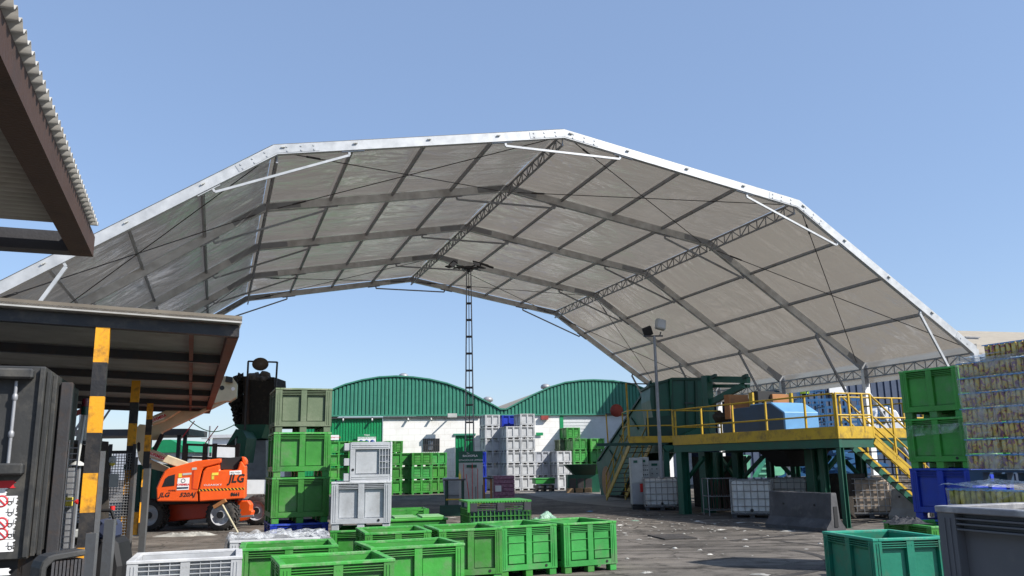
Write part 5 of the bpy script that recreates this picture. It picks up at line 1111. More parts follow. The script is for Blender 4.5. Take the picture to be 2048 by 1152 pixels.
# ---- film over the white bin
pf = fbin.location; fr_ = fbin.rotation_euler.z
def draped(u, v):
    x = -.95+u*1.75; y = (v-.5)*1.0; z = .80
    k = noise.noise(Vector((x*3.2, y*4, 3)))*.11+noise.noise(Vector((x*7, y*6, 1)))*.04
    if x < -.62: z = .80-(-.62-x)*2.1; x = -.62-(-.62-x)*.32
    if x > .2: z += .03*math.sin(y*6)-.03
    return (x+k*.4, y+k*.5, max(.02, z+k+.02))
o = MB().grid(60, 34, draped, smooth=False).build('plastic_sheet', M['film'], None, normals=False); o.location = pf; o.rotation_euler = (0, 0, fr_); tag(o, 'crumpled clear plastic sheet spilling over the white bin', 'plastic sheet')
for k, (a, lab, rx, ry) in enumerate([((350,1073),'left crumpled film strip on the ground before the orange lift',.55,.16),((395,1071),'right crumpled film strip on the ground before the orange lift',.5,.14)]):
    p = G(*a); crumple('plastic_film', lab, 'plastic film', (p.x, p.y, 0), rx, ry, .12, 'litter', 20+k, flat=.5, grp='film strips before the lift')
# broom standing upside down in the bin
p0, p1 = D(476, 1066, 14.0), D(444, 1008, 14.3); bt_ = thing('push_broom', 'upturned push broom with pale handle leaning over the bin', 'broom', tuple(p0)); 
MB().tube(p0-p0, p1-p0, .016, 8).build('handle', M['cream'], bt_); e = (p1-p0); MB().bar(e+Vector((-.13,0,-.05)), e+Vector((.06,0,.06)), .07, .06).build('head', M['rustpanel'], bt_)

# ---- litter
GLT = 'scraps of plastic on the asphalt'
lit = [(1270,1042,.3,'filmgreen'),(1480,1046,.38,'litter'),(1443,1060,.3,'litter'),(1395,1043,.26,'litter'),(1240,1051,.2,'litter'),(1278,1080,.14,'litter'),(1325,1020,.5,'filmblue'),(1180,1023,.35,'filmblue'),(1368,1068,.12,'litter'),(1575,1063,.35,'litter'),(1450,1077,.12,'litter'),(1293,1146,.22,'litter'),(1520,1150,.3,'litter'),(1350,1097,.12,'litter'),(1400,1101,.1,'litter'),(1420,1110,.12,'litter'),(1255,1118,.12,'litter'),(1490,1080,.14,'litter'),(700,1040,.1,'litter'),(980,1030,.2,'litter'),(905,1036,.3,'litter'),(885,1030,.22,'litter'),(765,1018,.2,'litter'),(560,1068,.2,'litter'),(1492,1094,.12,'litter'),(1640,1088,.12,'litter'),(385,1050,.12,'litter'),(470,1058,.2,'litter')]
LITL = ['green tinted film scrap in the shade left of the totes', 'widest film scrap in the shade before the white tote', 'pale scrap lying just past the shade edge below the totes', 'grey film scrap halfway between steel post and white tote', 'white scrap directly right of the foreground green bins', 'small pale scrap left of the dark steel plate', 'large blue film piece before the lone caged tote', 'blue film piece on the edge of the concrete apron', 'small upright white scrap above the dark steel plate', 'white strip at the foot of the dark barrier', 'pale scrap right of the dark steel plate', 'pale scrap at the bottom edge below the rightmost green bin', 'pale strip at the bottom edge left of the teal bin', 'small scrap in the middle of the sunlit asphalt', 'tiny scrap beside the middle asphalt scrap, upper one', 'tiny scrap low in the middle of the sunlit asphalt', 'small scrap near the right foot of the rightmost green bin', 'pale scrap below the dark barrier in sunlight', 'small scrap between grey pile and flat green crate', 'scrap in front of the pink can pallet', 'larger scrap left of the upturned mesh crate', 'smaller scrap behind the flat folded green crate', 'scrap behind the pale grey pile in the tent shade', 'scrap beside the big green stack on the ground', 'scrap between the curved tyre marks', 'scrap beside the left side of the teal bin', 'small scrap under the orange lift', 'scrap at the front wheel of the orange lift']
for k, (x, y, r_, m) in enumerate(lit):
    p = G(x, y); o = crumple('plastic_scrap', 'small crumpled scrap of pale plastic lying on the asphalt', 'litter', (p.x, p.y, .002), r_*.5, r_*.28, .035, m, 40+k, n=9, yaw=random.uniform(0, 180), grp=GLT)
    o['label'] = LITL[k]
b = MB()
for k in range(170):
    t_ = random.random(); Y = 12+t_*t_*34; x = random.uniform(-6, 11)*Y/22; s = random.uniform(.012, .05); a = random.random()*6; c = [(x+s*math.cos(a+i*1.57)*random.uniform(.5, 1.3), Y+s*math.sin(a+i*1.57)*random.uniform(.4, 1), .006+random.random()*.012) for i in range(4)]
    b.add(c, [(0,1,2,3)])
for k in range(260):
    p = G(random.gauss(1330, 130), random.gauss(1052, 14)); s = random.uniform(.02, .07); a = random.random()*6; b.add([(p.x+s*math.cos(a+i*1.57)*random.uniform(.5, 1.3), p.y+s*math.sin(a+i*1.57), .006+random.random()*.02) for i in range(4)], [(0,1,2,3)])
tag(b.build('litter', M['litter'], None, normals=False), 'tiny pale scraps strewn over the asphalt', 'litter', kind='stuff')

# ================================================================== ORANGE BOOM LIFT
JO = G(440, 1062); JF = Fr(JO.x, JO.y, 15)
JC = Fr(JO.x, JO.y, -9)
jl = fthing(JF, 'boom_lift', 'orange and cream articulated boom lift with four black tyres', 'boom lift')
def jz(L): return zz(L, 240, 880, .2362)
def jp(name, L, l0, l1, m, par=None, bevel=.03): return MB().prism(JF.pp(jz(L), l0), l0, l1).build(name, M[m] if isinstance(m, str) else m, par or jl, bevel=bevel)
def jc(name, L, l0, l1, m, bevel=.03): return MB().prism(JC.pp(jz(L), l0), l0, l1).build(name, M[m], None, bevel=bevel)
before = set(bpy.data.objects)
def wheel(px, py, r, wdt, ly, near=True):
    x, z = JC.px(px, py, ly); z = r; t = MB()
    prof_ = [(r*.66,-wdt/2),(r*.92,-wdt/2),(r,-wdt/2+.05),(r,wdt/2-.05),(r*.92,wdt/2),(r*.66,wdt/2)]
    t.lathe((x, ly+wdt/2, z), (0,1,0), prof_, 32)
    n = 22
    for k in range(n):
        a = 2*math.pi*k/n
        for s in (-1, 1):
            a2 = a+(math.pi/n if s > 0 else 0); c = Vector((x+math.cos(a2)*(r+.006), ly+wdt/2+s*wdt*.25, z+math.sin(a2)*(r+.006))); tn = Vector((-math.sin(a2), s*.9, math.cos(a2))).normalized()
            t.bar(c-tn*wdt*.24, c+tn*wdt*.24, .045, .05, up=(math.cos(a2), 0, math.sin(a2)))
    w_ = t.build('wheel', M['tyre'], None)
    d = MB().lathe((x, ly+.05, z), (0,1,0), [(r*.66,-.06),(r*.62,-.05),(r*.58,.03),(r*.3,.06),(r*.26,-.02),(.001,-.03)], 28).lathe((x, ly+wdt-.05, z), (0,-1,0), [(r*.66,-.06),(r*.6,.03),(r*.2,.04),(.001,.03)], 20).build('rim', M['rim'], w_)
    MB().tube((x, ly-.03, z), (x, ly+.12, z), r*.22, 12).build('hub', M['blk'], w_)
RW = .44
wheel(440, 1036, RW, .36, .0); wheel(297, 1036, RW, .36, .0)
wheel(512, 1030, RW, .36, 2.0); wheel(346, 1030, RW, .36, 2.0)
jc('chassis', [(300,600),(312,545),(900,528),(905,560),(760,655),(690,668),(420,690),(325,705)], .5, 1.9, 'orangedk')
jc('front_axle', [(900,530),(950,518),(1080,514),(1105,545),(1098,590),(1120,602),(1108,640),(1060,680),(1010,690),(990,630)], .55, .75, 'orange', bevel=.02); jc('front_axle', [(900,560),(1090,560),(1090,650),(990,680)], 1.5, 1.8, 'orange', bevel=.02)
pbar(None, 'steering_rod', 'steel', jz([(1010,650)])[0], jz([(1130,640)])[0], .45, .05, .05, JC)
for o in set(bpy.data.objects)-before:
    if not o.parent: o.parent = jl; o.rotation_euler = (0, 0, JC.a-JF.a)
tb = jp('turntable', [(330,512),(1000,500),(1000,532),(330,548)], .7, 1.6, 'blk', bevel=0)
LH = jp('engine_hood', [(310,522),(306,410),(340,330),(375,266),(405,243),(640,178),(850,155),(861,182),(845,200),(705,237),(690,268),(662,415),(663,523)], -.15, 1.05, 'orange')
RH = jp('counterweight_hood', [(670,523),(667,416),(702,268),(727,237),(843,208),(843,256),(992,256),(1016,180),(1034,182),(1060,226),(1060,350),(1056,497)], -.19, 1.10, 'orange')
jp('rear_hood', [(320,520),(316,400),(385,262),(640,190),(1000,200),(1058,350),(1050,497)], 1.25, 2.2, 'orange')
jp('engine_bay', [(852,182),(862,158),(1035,138),(1015,182),(992,250),(846,250)], .1, .95, 'blk', bevel=.01)
jp('hood_cap', [(1028,140),(1050,142),(1070,172),(1068,208),(1052,215),(1034,180)], -.1, 1.05, 'orange', bevel=.02)
jp('window', [(357,395),(385,325),(410,305),(466,290),(460,385)], -.165, -.1505, 'glass', LH, bevel=0)
jp('seam', [(612,262),(630,255),(618,408),(660,414),(660,420),(608,414)], -.158, -.1505, 'orangedk', LH, bevel=0)
def jtext(body, zx, zy, size, m, par, ly=-.155, sx=1, shear=0, bold=0, name='lettering'):
    x, z = JF.px(*jz([(zx, zy)])[0], ly); return lettering(body, size, M[m], par, (x, ly-.002, z), sx=sx, shear=shear, bold=bold, name=name)
jtext('JLG', 375, 466, .17, 'blk', LH, shear=.25, bold=.005, sx=1.05); jtext('520AJ', 570, 464, .155, 'blk', LH, shear=.25, bold=.004, sx=1.1)
jtext('MODEL', 443, 428, .06, 'blk', LH); jtext('JLG', 985, 328, .32, 'blk', RH, ly=-.197, shear=.2, bold=.009, sx=.88); jtext('8661', 977, 460, .125, 'blk', RH, ly=-.197, bold=.006); jtext('CLEARSKY', 785, 381, .07, 'wht', RH, ly=-.197, sx=1.5)
def jplate(name, L, ly, m, par, d=.008): return MB().prism(JF.pp(jz(L), ly), ly-d, ly).build(name, M[m], par)
jplate('sticker', [(480,425),(490,325),(590,318),(582,420)], -.151, 'wht', LH); jplate('sticker_line', [(482,416),(484,400),(580,396),(578,411)], -.160, 'navy', LH, .003); jtext('JOFEMESA', 535, 378, .078, 'redtxt', LH, ly=-.161, bold=.002, sx=.95)
x, z = JF.px(*jz([(535, 345)])[0], -.163); MB().lathe((x,-.163,z), (0,1,0), [(.045,0),(.06,0),(.06,.003),(.045,.003)], 16).build('emblem', M['navy'], LH)
jplate('label', [(495,318),(497,285),(525,283),(523,316)], -.151, 'yel2', LH); jplate('label', [(530,300),(530,282),(606,276),(606,292)], -.151, 'cab', LH); jplate('label', [(608,254),(610,235),(650,232),(650,250)], -.151, 'cab', LH)
jplate('label', [(775,300),(780,278),(835,275),(832,297)], -.191, 'yel2', RH); jplate('label', [(775,335),(776,303),(797,303),(797,333)], -.191, 'yel2', RH)
jplate('number_plate', [(928,296),(928,262),(1028,256),(1030,290)], -.191, 'wht', RH); jtext('953-71424', 978, 277, .062, 'blk', RH, ly=-.2)
st = jz([(668,415),(1054,402),(1054,420),(668,434)]); A, B, C_, D_ = JF.pp(st, -.191); n = 13
jplate('stripe_band', [(668,415),(1054,402),(1054,421),(668,434)], -.191, 'postyel', RH, .004)
b = MB()
for k in range(n):
    u0, u1 = (k+.1)/n, (k+.6)/n; P = lambda u, top: ((A[0]+(B[0]-A[0])*u, A[1]+(B[1]-A[1])*u) if top else (D_[0]+(C_[0]-D_[0])*u, D_[1]+(C_[1]-D_[1])*u))
    b.prism([P(u0, 1), P(u1, 1), P(min(1, u1+.04), 0), P(u0+.04, 0)], -.199, -.1955)
b.build('warning_stripe', M['blk'], RH)
# boom
def bpx(L): return zz(L, 240, 700, .3925)
def bp(name, L, l0, l1, m='cream', par=None, bevel=.02): return MB().prism(JF.pp(bpx(L), l0), l0, l1).build(name, M[m], par or jl, bevel=bevel)
up_ = bp('upper_boom', [(158,400),(168,378),(310,309),(400,312),(480,265),(520,240),(545,262),(420,322),(215,420),(200,455),(162,460),(152,430)], .95, 1.25)
bp('boom_link', [(160,362),(166,336),(232,308),(310,309),(225,362),(158,385)], .6, .85)
low = bp('lower_boom', [(148,512),(160,505),(345,572),(350,590),(300,600),(148,548)], .6, .85)
bp('lower_boom', [(140,560),(150,556),(250,600),(235,625),(140,600)], .95, 1.2)
MB().prism(JF.pp(bpx([(85,395),(100,378),(128,380),(132,440),(130,560),(112,590),(95,560),(78,470)]), .5), .5, .6).build('mast_link', M['cream'], jl, bevel=.01)
MB().prism(JF.pp(bpx([(85,395),(100,378),(128,380),(132,440),(130,560),(112,590),(95,560),(78,470)]), 1.25), 1.25, 1.35).build('mast_link', M['cream'], jl, bevel=.01)
bp('slot', [(88,475),(96,468),(103,475),(103,512),(96,520),(88,512)], .49, .4995, 'blk', bevel=0)
bp('lift_cylinder', [(205,425),(225,432),(180,520),(160,512)], .75, .9, 'blk', bevel=.01)
bh = bp('boom_head', [(478,275),(500,180),(530,132),(572,138),(596,170),(593,240),(560,262),(530,262)], .85, 1.35)
bp('head_block', [(536,160),(540,132),(572,138),(572,165)], .6, .84, 'blk', bevel=0)
for a in ((520,193),(576,198)): x, z = JF.px(*bpx([a])[0], .845); MB().tube((x,.83,z), (x,.86,z), .07 if a[0] < 550 else .055, 12).build('hole', M['blk'] if a[0] < 550 else M['wht'], bh)
def btext(L, body, par, at, ang):
    MB().prism(JF.pp(bpx(L), .59), .585, .598).build('sticker', M['wht'], par); x, z = JF.px(*bpx([at])[0], .58); o = lettering(body, .115, M['redtxt'], par, (x, .58, z), bold=.004, sx=.85); o.rotation_euler = (R_(90), R_(-ang), 0)
btext([(166,370),(166,348),(226,322),(226,348)], 'JOFEMESA', up_, (196,347), 24); btext([(150,538),(150,515),(222,543),(222,562)], 'JOFEMESA', low, (190,540), -22)

# ================================================================== LEFT SIDE: CONTAINER AND NEIGHBOURS
p = D(92, 740, 9.2); CF = Fr(p.x, 9.2, 21); ct = fthing(CF, 'steel_container', 'black steel waste container with torn prohibition stickers at the left edge', 'container')
ztp = CF.px(40, 732)[1]; zbt = CF.px(55, 1118)[1]
MB().box(-2.4, -.001, 0, 3.0, zbt, ztp).build('body', M['contblk'], ct, bevel=.01)
for k, (x0, x1, y0) in enumerate(((-.05,.0,-.05),(.004,.05,.06),(.054,.10,.16))): MB().box(x0+.001, x1, y0, y0+.05, zbt+.02, ztp-.02-.03*k).build('edge_bar', M['contblk'], ct, bevel=.006)
b = MB(); a = CF.px(0, 756, -.15); c = CF.px(67, 733, -.15); MB().box(-1.6, c[0], -.15, -.001, a[1], c[1]-.02).build('top_bumper', M['contblk'], ct, bevel=.02)
a = CF.px(0, 951, -.18); c = CF.px(46, 926, -.18); MB().box(-1.6, c[0], -.18, -.001, a[1], c[1]).build('lower_bumper', M['contblk'], ct, bevel=.02)
A = CF.px(33, 762, -.05); B = CF.px(16, 927, -.05); r_ = MB().tube((A[0],-.05,A[1]), (B[0],-.05,B[1]), .018, 8); 
for t_ in (.2, .65): r_.lathe((A[0]+(B[0]-A[0])*t_, -.05, A[1]+(B[1]-A[1])*t_-.04), (0,0,1), [(.018,0),(.03,.02),(.03,.06),(.018,.08)], 8)
r_.build('lock_rod', M['steel'], ct)
# torn stickers
def torn(x0, x1, y0, y1, seed, m='wht'):
    A = CF.px(x0, y0); B = CF.px(x1, y1); n = 14; P = [(A[0], A[1]), (A[0], B[1])]
    for k in range(n+1):
        t_ = k/n; P.append((B[0]+.03*noise.noise(Vector((t_*6, seed, 0)))+.012*noise.noise(Vector((t_*19, seed, 2))), B[1]+(A[1]-B[1])*t_))
    return MB().prism(P, -.006, -.001).build('torn_sticker', M[m], ct)
torn(-20, 28, 962, 976, 5, 'redtxt'); torn(-20, 12, 977, 992, 6)
for k, (y0, y1, xe) in enumerate(((993,1012,33),(1013,1036,31),(1037,1056,29),(1058,1078,26),(1081,1103,26),(1138,1150,18))):
    st_ = torn(-20, xe, y0, y1, k)
    for cx_, kind in ((3, 'ring'), (20, 'truck')):
        if k == 5: continue
        x, z = CF.px(cx_, (y0+y1)/2, -.01)
        if kind == 'ring' and k in (0, 2, 3): 
            MB().lathe((x,-.010,z), (0,1,0), [(.048,0),(.063,0),(.063,.003),(.048,.003)], 20).bar((x-.04,-.012,z+.04), (x+.04,-.012,z-.04), .012, .003, up=(0,1,0)).build('prohibition_ring', M['redtxt'], st_)
        elif kind == 'truck':
            b = MB().lathe((x,-.009,z-.02), (0,1,0), [(.014,0),(.022,0),(.022,.002),(.014,.002)], 12).bar((x-.04,-.009,z), (x+.03,-.009,z), .005, .002, up=(0,1,0)).bar((x-.02,-.009,z), (x-.02,-.009,z+.04), .006, .002, up=(0,1,0)).bar((x+.03,-.009,z-.02), (x+.035,-.009,z+.04), .005, .002, up=(0,1,0)); b.build('pictogram', M['blk'], st_)
MB().box(-2.3, -.1, .1, 2.9, .02, zbt-.002).build('underframe', M['blk'], ct)
# tall door frame behind
p = D(121, 1100, 10.3); DF = Fr(p.x, 10.3, 21); z1 = DF.px(110, 765)[1]
tf = fthing(DF, 'compactor_frame', 'tall dark steel press frame with rusty edge right of the container', 'frame')
MB().box(-.34, -.16, .0, 1.6, .0, z1-.01).build('rear_plate', M['blk'], tf, bevel=.01); MB().box(-.155, -.02, -.06, .12, 0, z1).build('edge_column', M['steeldk'], tf, bevel=.012)
b = MB(); z = .5
while z < z1-.75: b.box(.0, .085, .02, .04, z, z+.012); z += .07
b.box(-.012, -.001, .0, .05, .4, z1-.7).box(.086, .098, .0, .05, .4, z1-.7); b.build('cable_ladder', M['steel'], tf)
# small signal post with emergency switch
p = D(125, 1092, 10.6); EF = Fr(p.x, 10.6, 15); ep = fthing(EF, 'switch_post', 'grey post carrying a yellow box with red emergency button', 'post')
ze = EF.px(125, 936)[1]; MB().box(-.05, .05, 0, .06, 0, ze).build('post', M['steel'], ep); x, z = EF.px(135, 1004); MB().box(x-.06, x+.07, -.06, .04, z-.055, z+.055).build('switch_box', M['yel2'], ep, bevel=.01)
MB().tube((x+.07,-.01,z), (x+.10,-.01,z), .016, 10).tube((x+.10,-.01,z), (x+.12,-.01,z), .03, 12).build('stop_button', M['red'], ep)
p = D(140, 1100, 11.2); LF2 = Fr(p.x, 11.2, 0); sl_ = fthing(LF2, 'signal_light', 'red and green stack light on thin grey pole', 'signal light'); za = LF2.px(138, 927)[1]; zb = LF2.px(143, 830)[1]; zc = LF2.px(144, 798)[1]
MB().tube((0,0,za), (.04,0,zb), .018, 8).lathe((0,0,za-.03), (0,0,1), [(.09,0),(.09,.02),(.03,.06)], 12).build('pole', M['cab'], sl_); MB().tube((.04,0,zb), (.04,0,(zb+zc)/2), .052, 12).build('green_lens', mat('lens_green', (.01,.05,.03), .3), sl_); MB().tube((.04,0,(zb+zc)/2+.002), (.04,0,zc), .052, 12).build('red_lens', mat('lens_red', (.12,.01,.02), .3), sl_)
MB().box(-.04, .04, -.02, .02, 0, za-.03).build('bracket_post', M['steel'], sl_)
# mesh fence
FFr = Fr(*D(160, 1080, 16.5).xy, 14); fe = fthing(FFr, 'mesh_fence', 'dark wire mesh safety fence behind the striped posts', 'fence')
xe = FFr.px(258, 1000)[0]; zf = FFr.px(215, 904)[1]; b = MB(); x = 0
while x < xe: b.tube((x,0,.15), (x,0,zf), .007, 4); x += .052
z = .15
while z < zf: b.tube((0,-.012,z), (xe,-.012,z), .007, 4); z += .052
b.build('wire_mesh', M['steel'], fe); MB().bar((0,0,zf), (xe,0,zf), .05, .05).bar((0,0,.15), (xe,0,.15), .05, .05).build('rail', M['steeldk'], fe)
for x in (-.03, xe/2, xe+.03): MB().box(x-.03, x+.03, -.03, .03, 0, zf+.15).build('post', M['steeldk'], fe)
x, z = FFr.px(225, 961, -.03); MB().box(x-.11, x+.11, -.03, -.02, z-.13, z+.13).build('paper_notice', M['cab'], fe)
x, z = FFr.px(226, 921, -.06); MB().lathe((x,-.08,z+.08), (0,0,-1), [(.03,0),(.06,.02),(.07,.10),(.05,.13)], 10).build('bulkhead_lamp', M['cab'], fe); MB().lathe((x,-.08,z-.05), (0,0,-1), [(.05,0),(.05,.03),(.01,.06)], 10).build('lamp_base', M['yel2'], fe)
# machinery seen between container and post
mk = thing('press_machine', 'dark press machinery with light grey valve block behind the switch post', 'machine', tuple(D(165, 1085, 14.5))); MKF = Fr(mk.location.x, 14.5, 10); mk.rotation_euler = (0,0,R_(10)); mk.location.z = 0
MB().prism(MKF.pp([(128,1090),(128,880),(180,880),(180,1090)], .3), .3, 1.4).build('housing', M['junk'], mk); MB().prism(MKF.pp([(150,885),(165,820),(172,820),(168,890)], .2), .2, .35).build('chute_plate', M['cab'], mk)
for k in range(5): x, z = MKF.px(142, 1022+k*6, .0); MB().lathe((x+.1, .1, z), (0,0,1), [(.16,0),(.16,.03),(.12,.035)], 14).build('cooling_fin', M['steel'], mk)
x, z = MKF.px(148, 1066, .0); MB().box(x-.25, x+.3, -.05, .3, z-.08, z+.06).build('valve_block', M['cab'], mk, bevel=.02)
pbar(mk, 'cross_bar', 'steeldk', (120,882), (184,886), .1, .06, .06, MKF); pbar(mk, 'red_bracket', 'redmirror', (128,838), (172,818), .15, .06, .08, MKF)
# machine guard with rounded corner
p = D(58, 1160, 7.0); GFm = Fr(p.x, 7.0, 48); mgd = fthing(GFm, 'machine_guard', 'dark slatted machine guard with rounded top corner in front of the container', 'guard')
ztg = GFm.px(62, 1108)[1]; lg_ = GFm.px(153, 1080)[0]
b = MB(); P = [(0, .25)]+[(.10-.10*math.cos(R_(a)), ztg-.10+.10*math.sin(R_(a))) for a in (0, 30, 60, 90)]+[(lg_, ztg+.02), (lg_, ztg-.03)]+[(.10, ztg-.05), (.05, ztg-.1), (.05, .25)]
MB().prism(P, -.22, .0).build('casing', M['contblk'], mgd, bevel=.01)
for k in range(9): x = .09+k*(lg_-.09)/8.6; MB().box(x, x+.02, -.20, -.02, .25, ztg-.055).build('slat', M['steeldk'], mgd)
MB().box(.02, lg_, -.2, -.0, .0, .249).build('base', M['blk'], mgd)
# short steel posts and black cleaning machine
for (a, c, Y, lab) in (((178,1150),(187,1066),9.3,'short grey steel post leaning beside the front striped post'), ((212,1152),(219,1039),9.8,'taller grey steel post before the black floor scrubber'), ((286,1060),(292,937),15.9,'tall grey steel post close behind the second striped post')):
    t = thing('guard_post', lab, 'post', tuple(D(*a, Y)), 0, 'grey steel guard posts'); t.location.z = 0; z = D(*c, Y); MB().box(-.055, .055, -.03, .03, 0, z.z).box(-.055, -.045, .0301, .09, 0, z.z).build('upright', M['steeldk2'], t)
p = D(213, 1152, 11.0); sc = thing('floor_scrubber', 'black floor cleaning machine with red caps behind grey posts', 'cleaning machine', (p.x, 11, 0), R_(8)); SCF = Fr(p.x, 11, 8)
MB().prism([(-.22,.25),(-.2,.75),(-.05,.95),(.16,.92),(.24,.6),(.22,.2)], -.25, .3).build('tank', M['blk'], sc, bevel=.05); MB().prism([(-.15,.9),(-.18,1.12),(-.08,1.16),(.1,1.14),(.12,.92)], -.18, .15).build('head', M['navy'], sc, bevel=.04)
MB().box(-.26, .26, -.3, .35, .08, .24).build('base', M['blk'], sc, bevel=.03); MB().pipe([(-.2,-.2,.8),(-.24,-.3,1.1),(-.15,-.34,1.28),(.1,-.34,1.28),(.16,-.3,1.1)], .02, 8).build('handlebar', M['blk'], sc)
for x, z in ((-.14,1.18),(.10,1.28)): MB().tube((x,-.3,z), (x,-.3,z+.05), .03, 10).build('cap', M['red'], sc)
MB().pipe([(.1,-.3,1.1),(.05,-.36,.8),(.12,-.38,.5),(.2,-.38,.3)], .012, 6).build('hose', M['blk'], sc)
for x in (-.2, .2): MB().lathe((x,-.05,.1), (1,0,0), [(.001,-.03),(.09,-.03),(.1,0),(.09,.03),(.001,.03)], 14).build('wheel', M['tyre'], sc)
for (x, y, lab) in ((271,1072,'orange bollard left of the third striped post'), (293,1056,'orange bollard right of the third striped post')):
    p = G(x, y); t = thing('bollard', lab, 'bollard', (p.x, p.y, 0), 0, 'orange bollards by the posts'); MB().box(-.07,.07,-.07,.07,.0,.62).build('post', M['postyel'], t, bevel=.01); MB().box(-.09,.09,-.09,.09,-.0,.03).build('foot_plate', M['steel'], t)

# ================================================================== BACKGROUND BEHIND THE LIFT
pj = D(520, 900, 38); tj = thing('shredder_tower', 'dark dirty waste tower with rubble on top and green tray', 'machine', (pj.x, 38, 0)); TJ = Fr(pj.x, 38, 0)
def jpx(L): return zz(L, 360, 700, .2257)
def jj(name, L, l0, l1, m, bevel=0): return MB().prism(TJ.pp(jpx(L), l0), l0, l1).build(name, M[m], tj, bevel=bevel)
jj('bin_body', [(560,232),(592,232),(595,265),(795,275),(795,240),(832,240),(838,370),(800,660),(545,660),(560,400)], 0, 2.0, 'junk')
jj('guide_rail', [(580,240),(605,240),(608,655),(570,655)], -.2, -.02, 'rust'); jj('tray', [(470,660),(760,660),(720,780),(610,800),(545,725)], -.3, 2.2, 'dkgreen')
MB().prism(TJ.pp(jpx([(590,800),(760,800),(760,1150),(588,1150)])), 0, 1.8).build('lower_housing', M['steel'], tj)
b = MB()
for k, (x, y) in enumerate([(530,270),(520,350),(500,430),(490,500),(510,560),(525,620),(540,300),(515,400),(530,480)]): q = TJ.px(*jpx([(x, y)])[0], .5); b.blob((q[0], .5, q[1]), .2, .4, .3, amp=.5, seed=k, sub=3)
b.build('hanging_waste', M['junk'], tj)
for k, (x, y) in enumerate([(640,245),(742,248)]): q = TJ.px(*jpx([(x, y)])[0], .5); MB().blob((q[0], .6, q[1]-.12), .36, .5, .34, amp=.4, seed=k+20, sub=3).build('rubble_lump', M['stone'], tj)
mm_ = thing('mirror_frame', 'round brown mirror disc on a tall thin frame above the waste tower', 'mirror', (pj.x, 37.4, 0)); MMF = Fr(pj.x, 37.4, 0)
for a, c in (((605,100),(598,240)), ((862,105),(845,380)), ((605,100),(862,108))): pbar(mm_, 'frame', 'steeldk', jpx([a])[0], jpx([c])[0], 0, .07, .07, MMF)
A = MMF.px(*jpx([(598,240)])[0]); 
for q in ((598,240),(845,380)): A = MMF.px(*jpx([q])[0]); MB().bar((A[0],0,0), (A[0],0,A[1]), .075, .075).build('frame', M['steeldk'], mm_)
x, z = MMF.px(*jpx([(712,125)])[0], -.1); rx_ = .36*1.0; MB().lathe((x,-.1,z), (.25,-1,-.2), [(.01,-.14),(.2,-.12),(.3,-.04),(.36,0),(.36,.03),(.01,.04)], 20).build('mirror_disc', M['tan'], mm_); bpy.data.objects[-1] if False else None
for o in mm_.children:
    if o.name.startswith('mirror_disc'): o.data.transform(Matrix.Translation((x,-.1,z)) @ Matrix.Diagonal((1.0, 1, .82, 1)) @ Matrix.Translation((-x,.1,-z)))
p = D(480, 900, 36); cv = thing('green_conveyor', 'sloping dark green conveyor beside the waste tower', 'conveyor', (p.x, 36, 0)); CVF = Fr(p.x, 36, 0)
MB().prism(CVF.pp(jpx([(400,860),(495,700),(560,720),(590,780),(560,1000),(500,1000),(510,760)])), 0, 1.4).build('frame', M['dkgreen'], cv); MB().prism(CVF.pp(jpx([(480,760),(495,755),(495,1150),(480,1150)])), .1, .3).build('leg', M['cab'], cv)
p = D(445, 900, 55); wb_ = thing('white_hut', 'small weathered white building left of the waste tower', 'building', (p.x, 55, 0)); WBF = Fr(p.x, 55, 0)
a = WBF.px(425, 876); c = WBF.px(480, 876); MB().box(a[0], c[0]+3, 0, 6, 0, a[1]).build('wall', M['white'], wb_); MB().box(a[0]-.2, c[0]+3.2, -.2, 6.2, a[1], a[1]+.2).build('roof', M['shutter'], wb_); MB().box(a[0]+.9, a[0]+1.9, -.04, -.002, 0, 2).build('door', M['steel'], wb_)
p = D(400, 930, 34); rl = thing('walkway_railing', 'brown steel walkway railing behind the orange lift', 'railing', (p.x, 34, 0)); RLF = Fr(p.x, 34, 0)
for a, c in (((372,889),(478,893)), ((372,915),(478,918))): pbar(rl, 'rail', 'rust', a, c, 0, .07, .09, RLF)
for q in (372, 411, 430, 476): A = RLF.px(q, 887); MB().box(A[0]-.08, A[0]+.08, -.06, .06, 0, A[1]).build('post', M['rust'], rl)
p = D(300, 900, 40); fs = thing('far_shelter', 'distant low dark roofed shelter seen between the striped posts', 'shelter', (p.x, 40, 0)); FSF = Fr(p.x, 40, 8)
fs.rotation_euler = (0,0,R_(8)); a = FSF.px(150, 866); c = FSF.px(378, 858); MB().box(a[0], c[0], 0, 4, c[1]-.28, c[1]+.02).build('roof', M['steeldk'], fs)
for q in (200, 300, 358, 370): x = FSF.px(q, 880, .5)[0]; MB().box(x-.08, x+.08, .42, .58, 0, c[1]-.281).build('post', M['black'], fs)
p = D(325, 1000, 32); gs = thing('green_skip', 'large dark green skip behind the left end of the lift', 'skip', (p.x, 32, 0)); GSF = Fr(p.x, 32, 5); gs.rotation_euler = (0,0,R_(5))
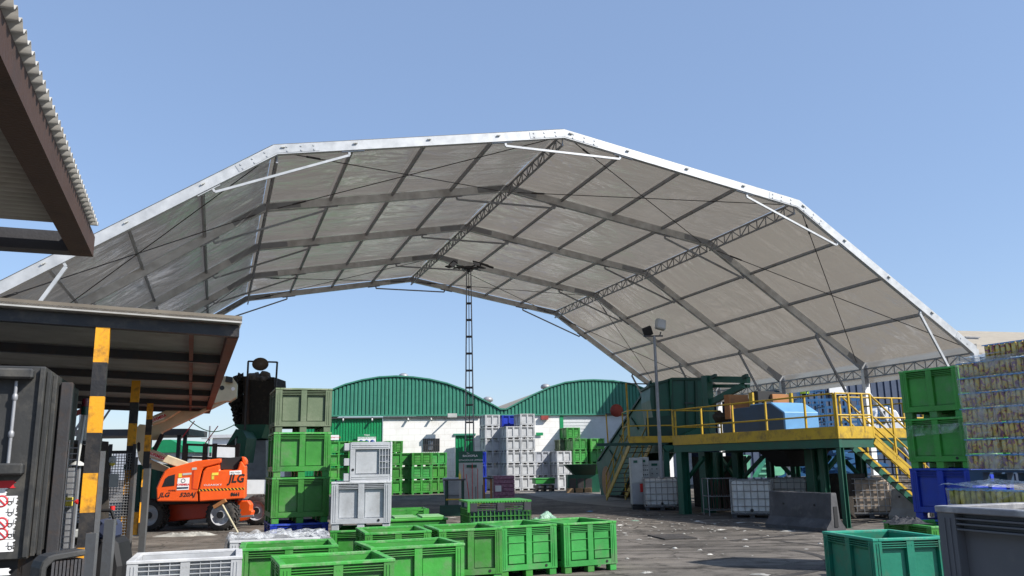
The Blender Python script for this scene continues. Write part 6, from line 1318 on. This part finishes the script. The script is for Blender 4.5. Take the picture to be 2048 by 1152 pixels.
a = GSF.px(262, 925); c = GSF.px(390, 925); MB().add([(a[0],0,.2),(c[0],0,.2),(c[0],2.2,.2),(a[0],2.2,.2),(a[0]-.2,-.15,1.9),(c[0]+.2,-.15,1.9),(c[0]+.2,2.3,1.9),(a[0]-.2,2.3,1.9)], [(0,3,2,1),(4,5,6,7),(0,1,5,4),(1,2,6,5),(2,3,7,6),(3,0,4,7)]).build('body', M['dkgreen'], gs)
for k in range(7): x = a[0]+(c[0]-a[0])*k/6.3; MB().bar((x,-.03,.2), (x,-.18,1.88), .1, .08).build('rib', M['dkgreen2'], gs)
p = D(345, 900, 60); gh = thing('green_roofed_shed', 'distant green roofed shed behind the boom arms', 'building', (p.x, 60, 0)); GHF = Fr(p.x, 60, 0); a = GHF.px(300, 903); c = GHF.px(385, 903)
MB().box(a[0], c[0], 0, 6, 0, a[1]-.1).build('wall', M['cab'], gh); MB().prism([(a[0]-.3, a[1]-.099),(c[0]+.3, a[1]-.099),(c[0]-1.5, a[1]+.8),(a[0]+1, a[1]+.8)], -.3, 6.3).build('roof', M['door'], gh)
# thin lamp and wires
p = D(418, 905, 50); t = thing('yard_lamp', 'thin distant lamp pole with flat head beside the white hut', 'lamp', (p.x, 50, 0)); LMF = Fr(p.x, 50, 0); a = LMF.px(420, 852); MB().tube((a[0],0,0), (a[0],0,a[1]), .05, 6).build('pole', M['steel'], t); a2 = LMF.px(404, 876); c = LMF.px(424, 878); MB().box(a2[0], c[0], -.1, .1, c[1], a2[1]).build('lamp_head', M['cab'], t)
pw = MB(); A = D(375, 838, 30); B = D(468, 850, 33); pts = [A.lerp(B, k/12)+Vector((0, 0, -.35*math.sin(math.pi*k/12))) for k in range(13)]; tag(pw.pipe(pts, .018, 5).build('cable', M['green']), 'sagging bright green cable strung behind the boom arm', 'cable')
for k, (x, y) in enumerate(((436,852),(389,842))):
    p = D(x, y, 32); tag(MB().bar(p, p+Vector((-.45, 0, -.65)), .03, .03).build('warning_streamer', M['redtxt'], None), ['red streamer hanging at the middle of the green cable', 'pale red streamer at the left end of the green cable'][k], 'streamer')
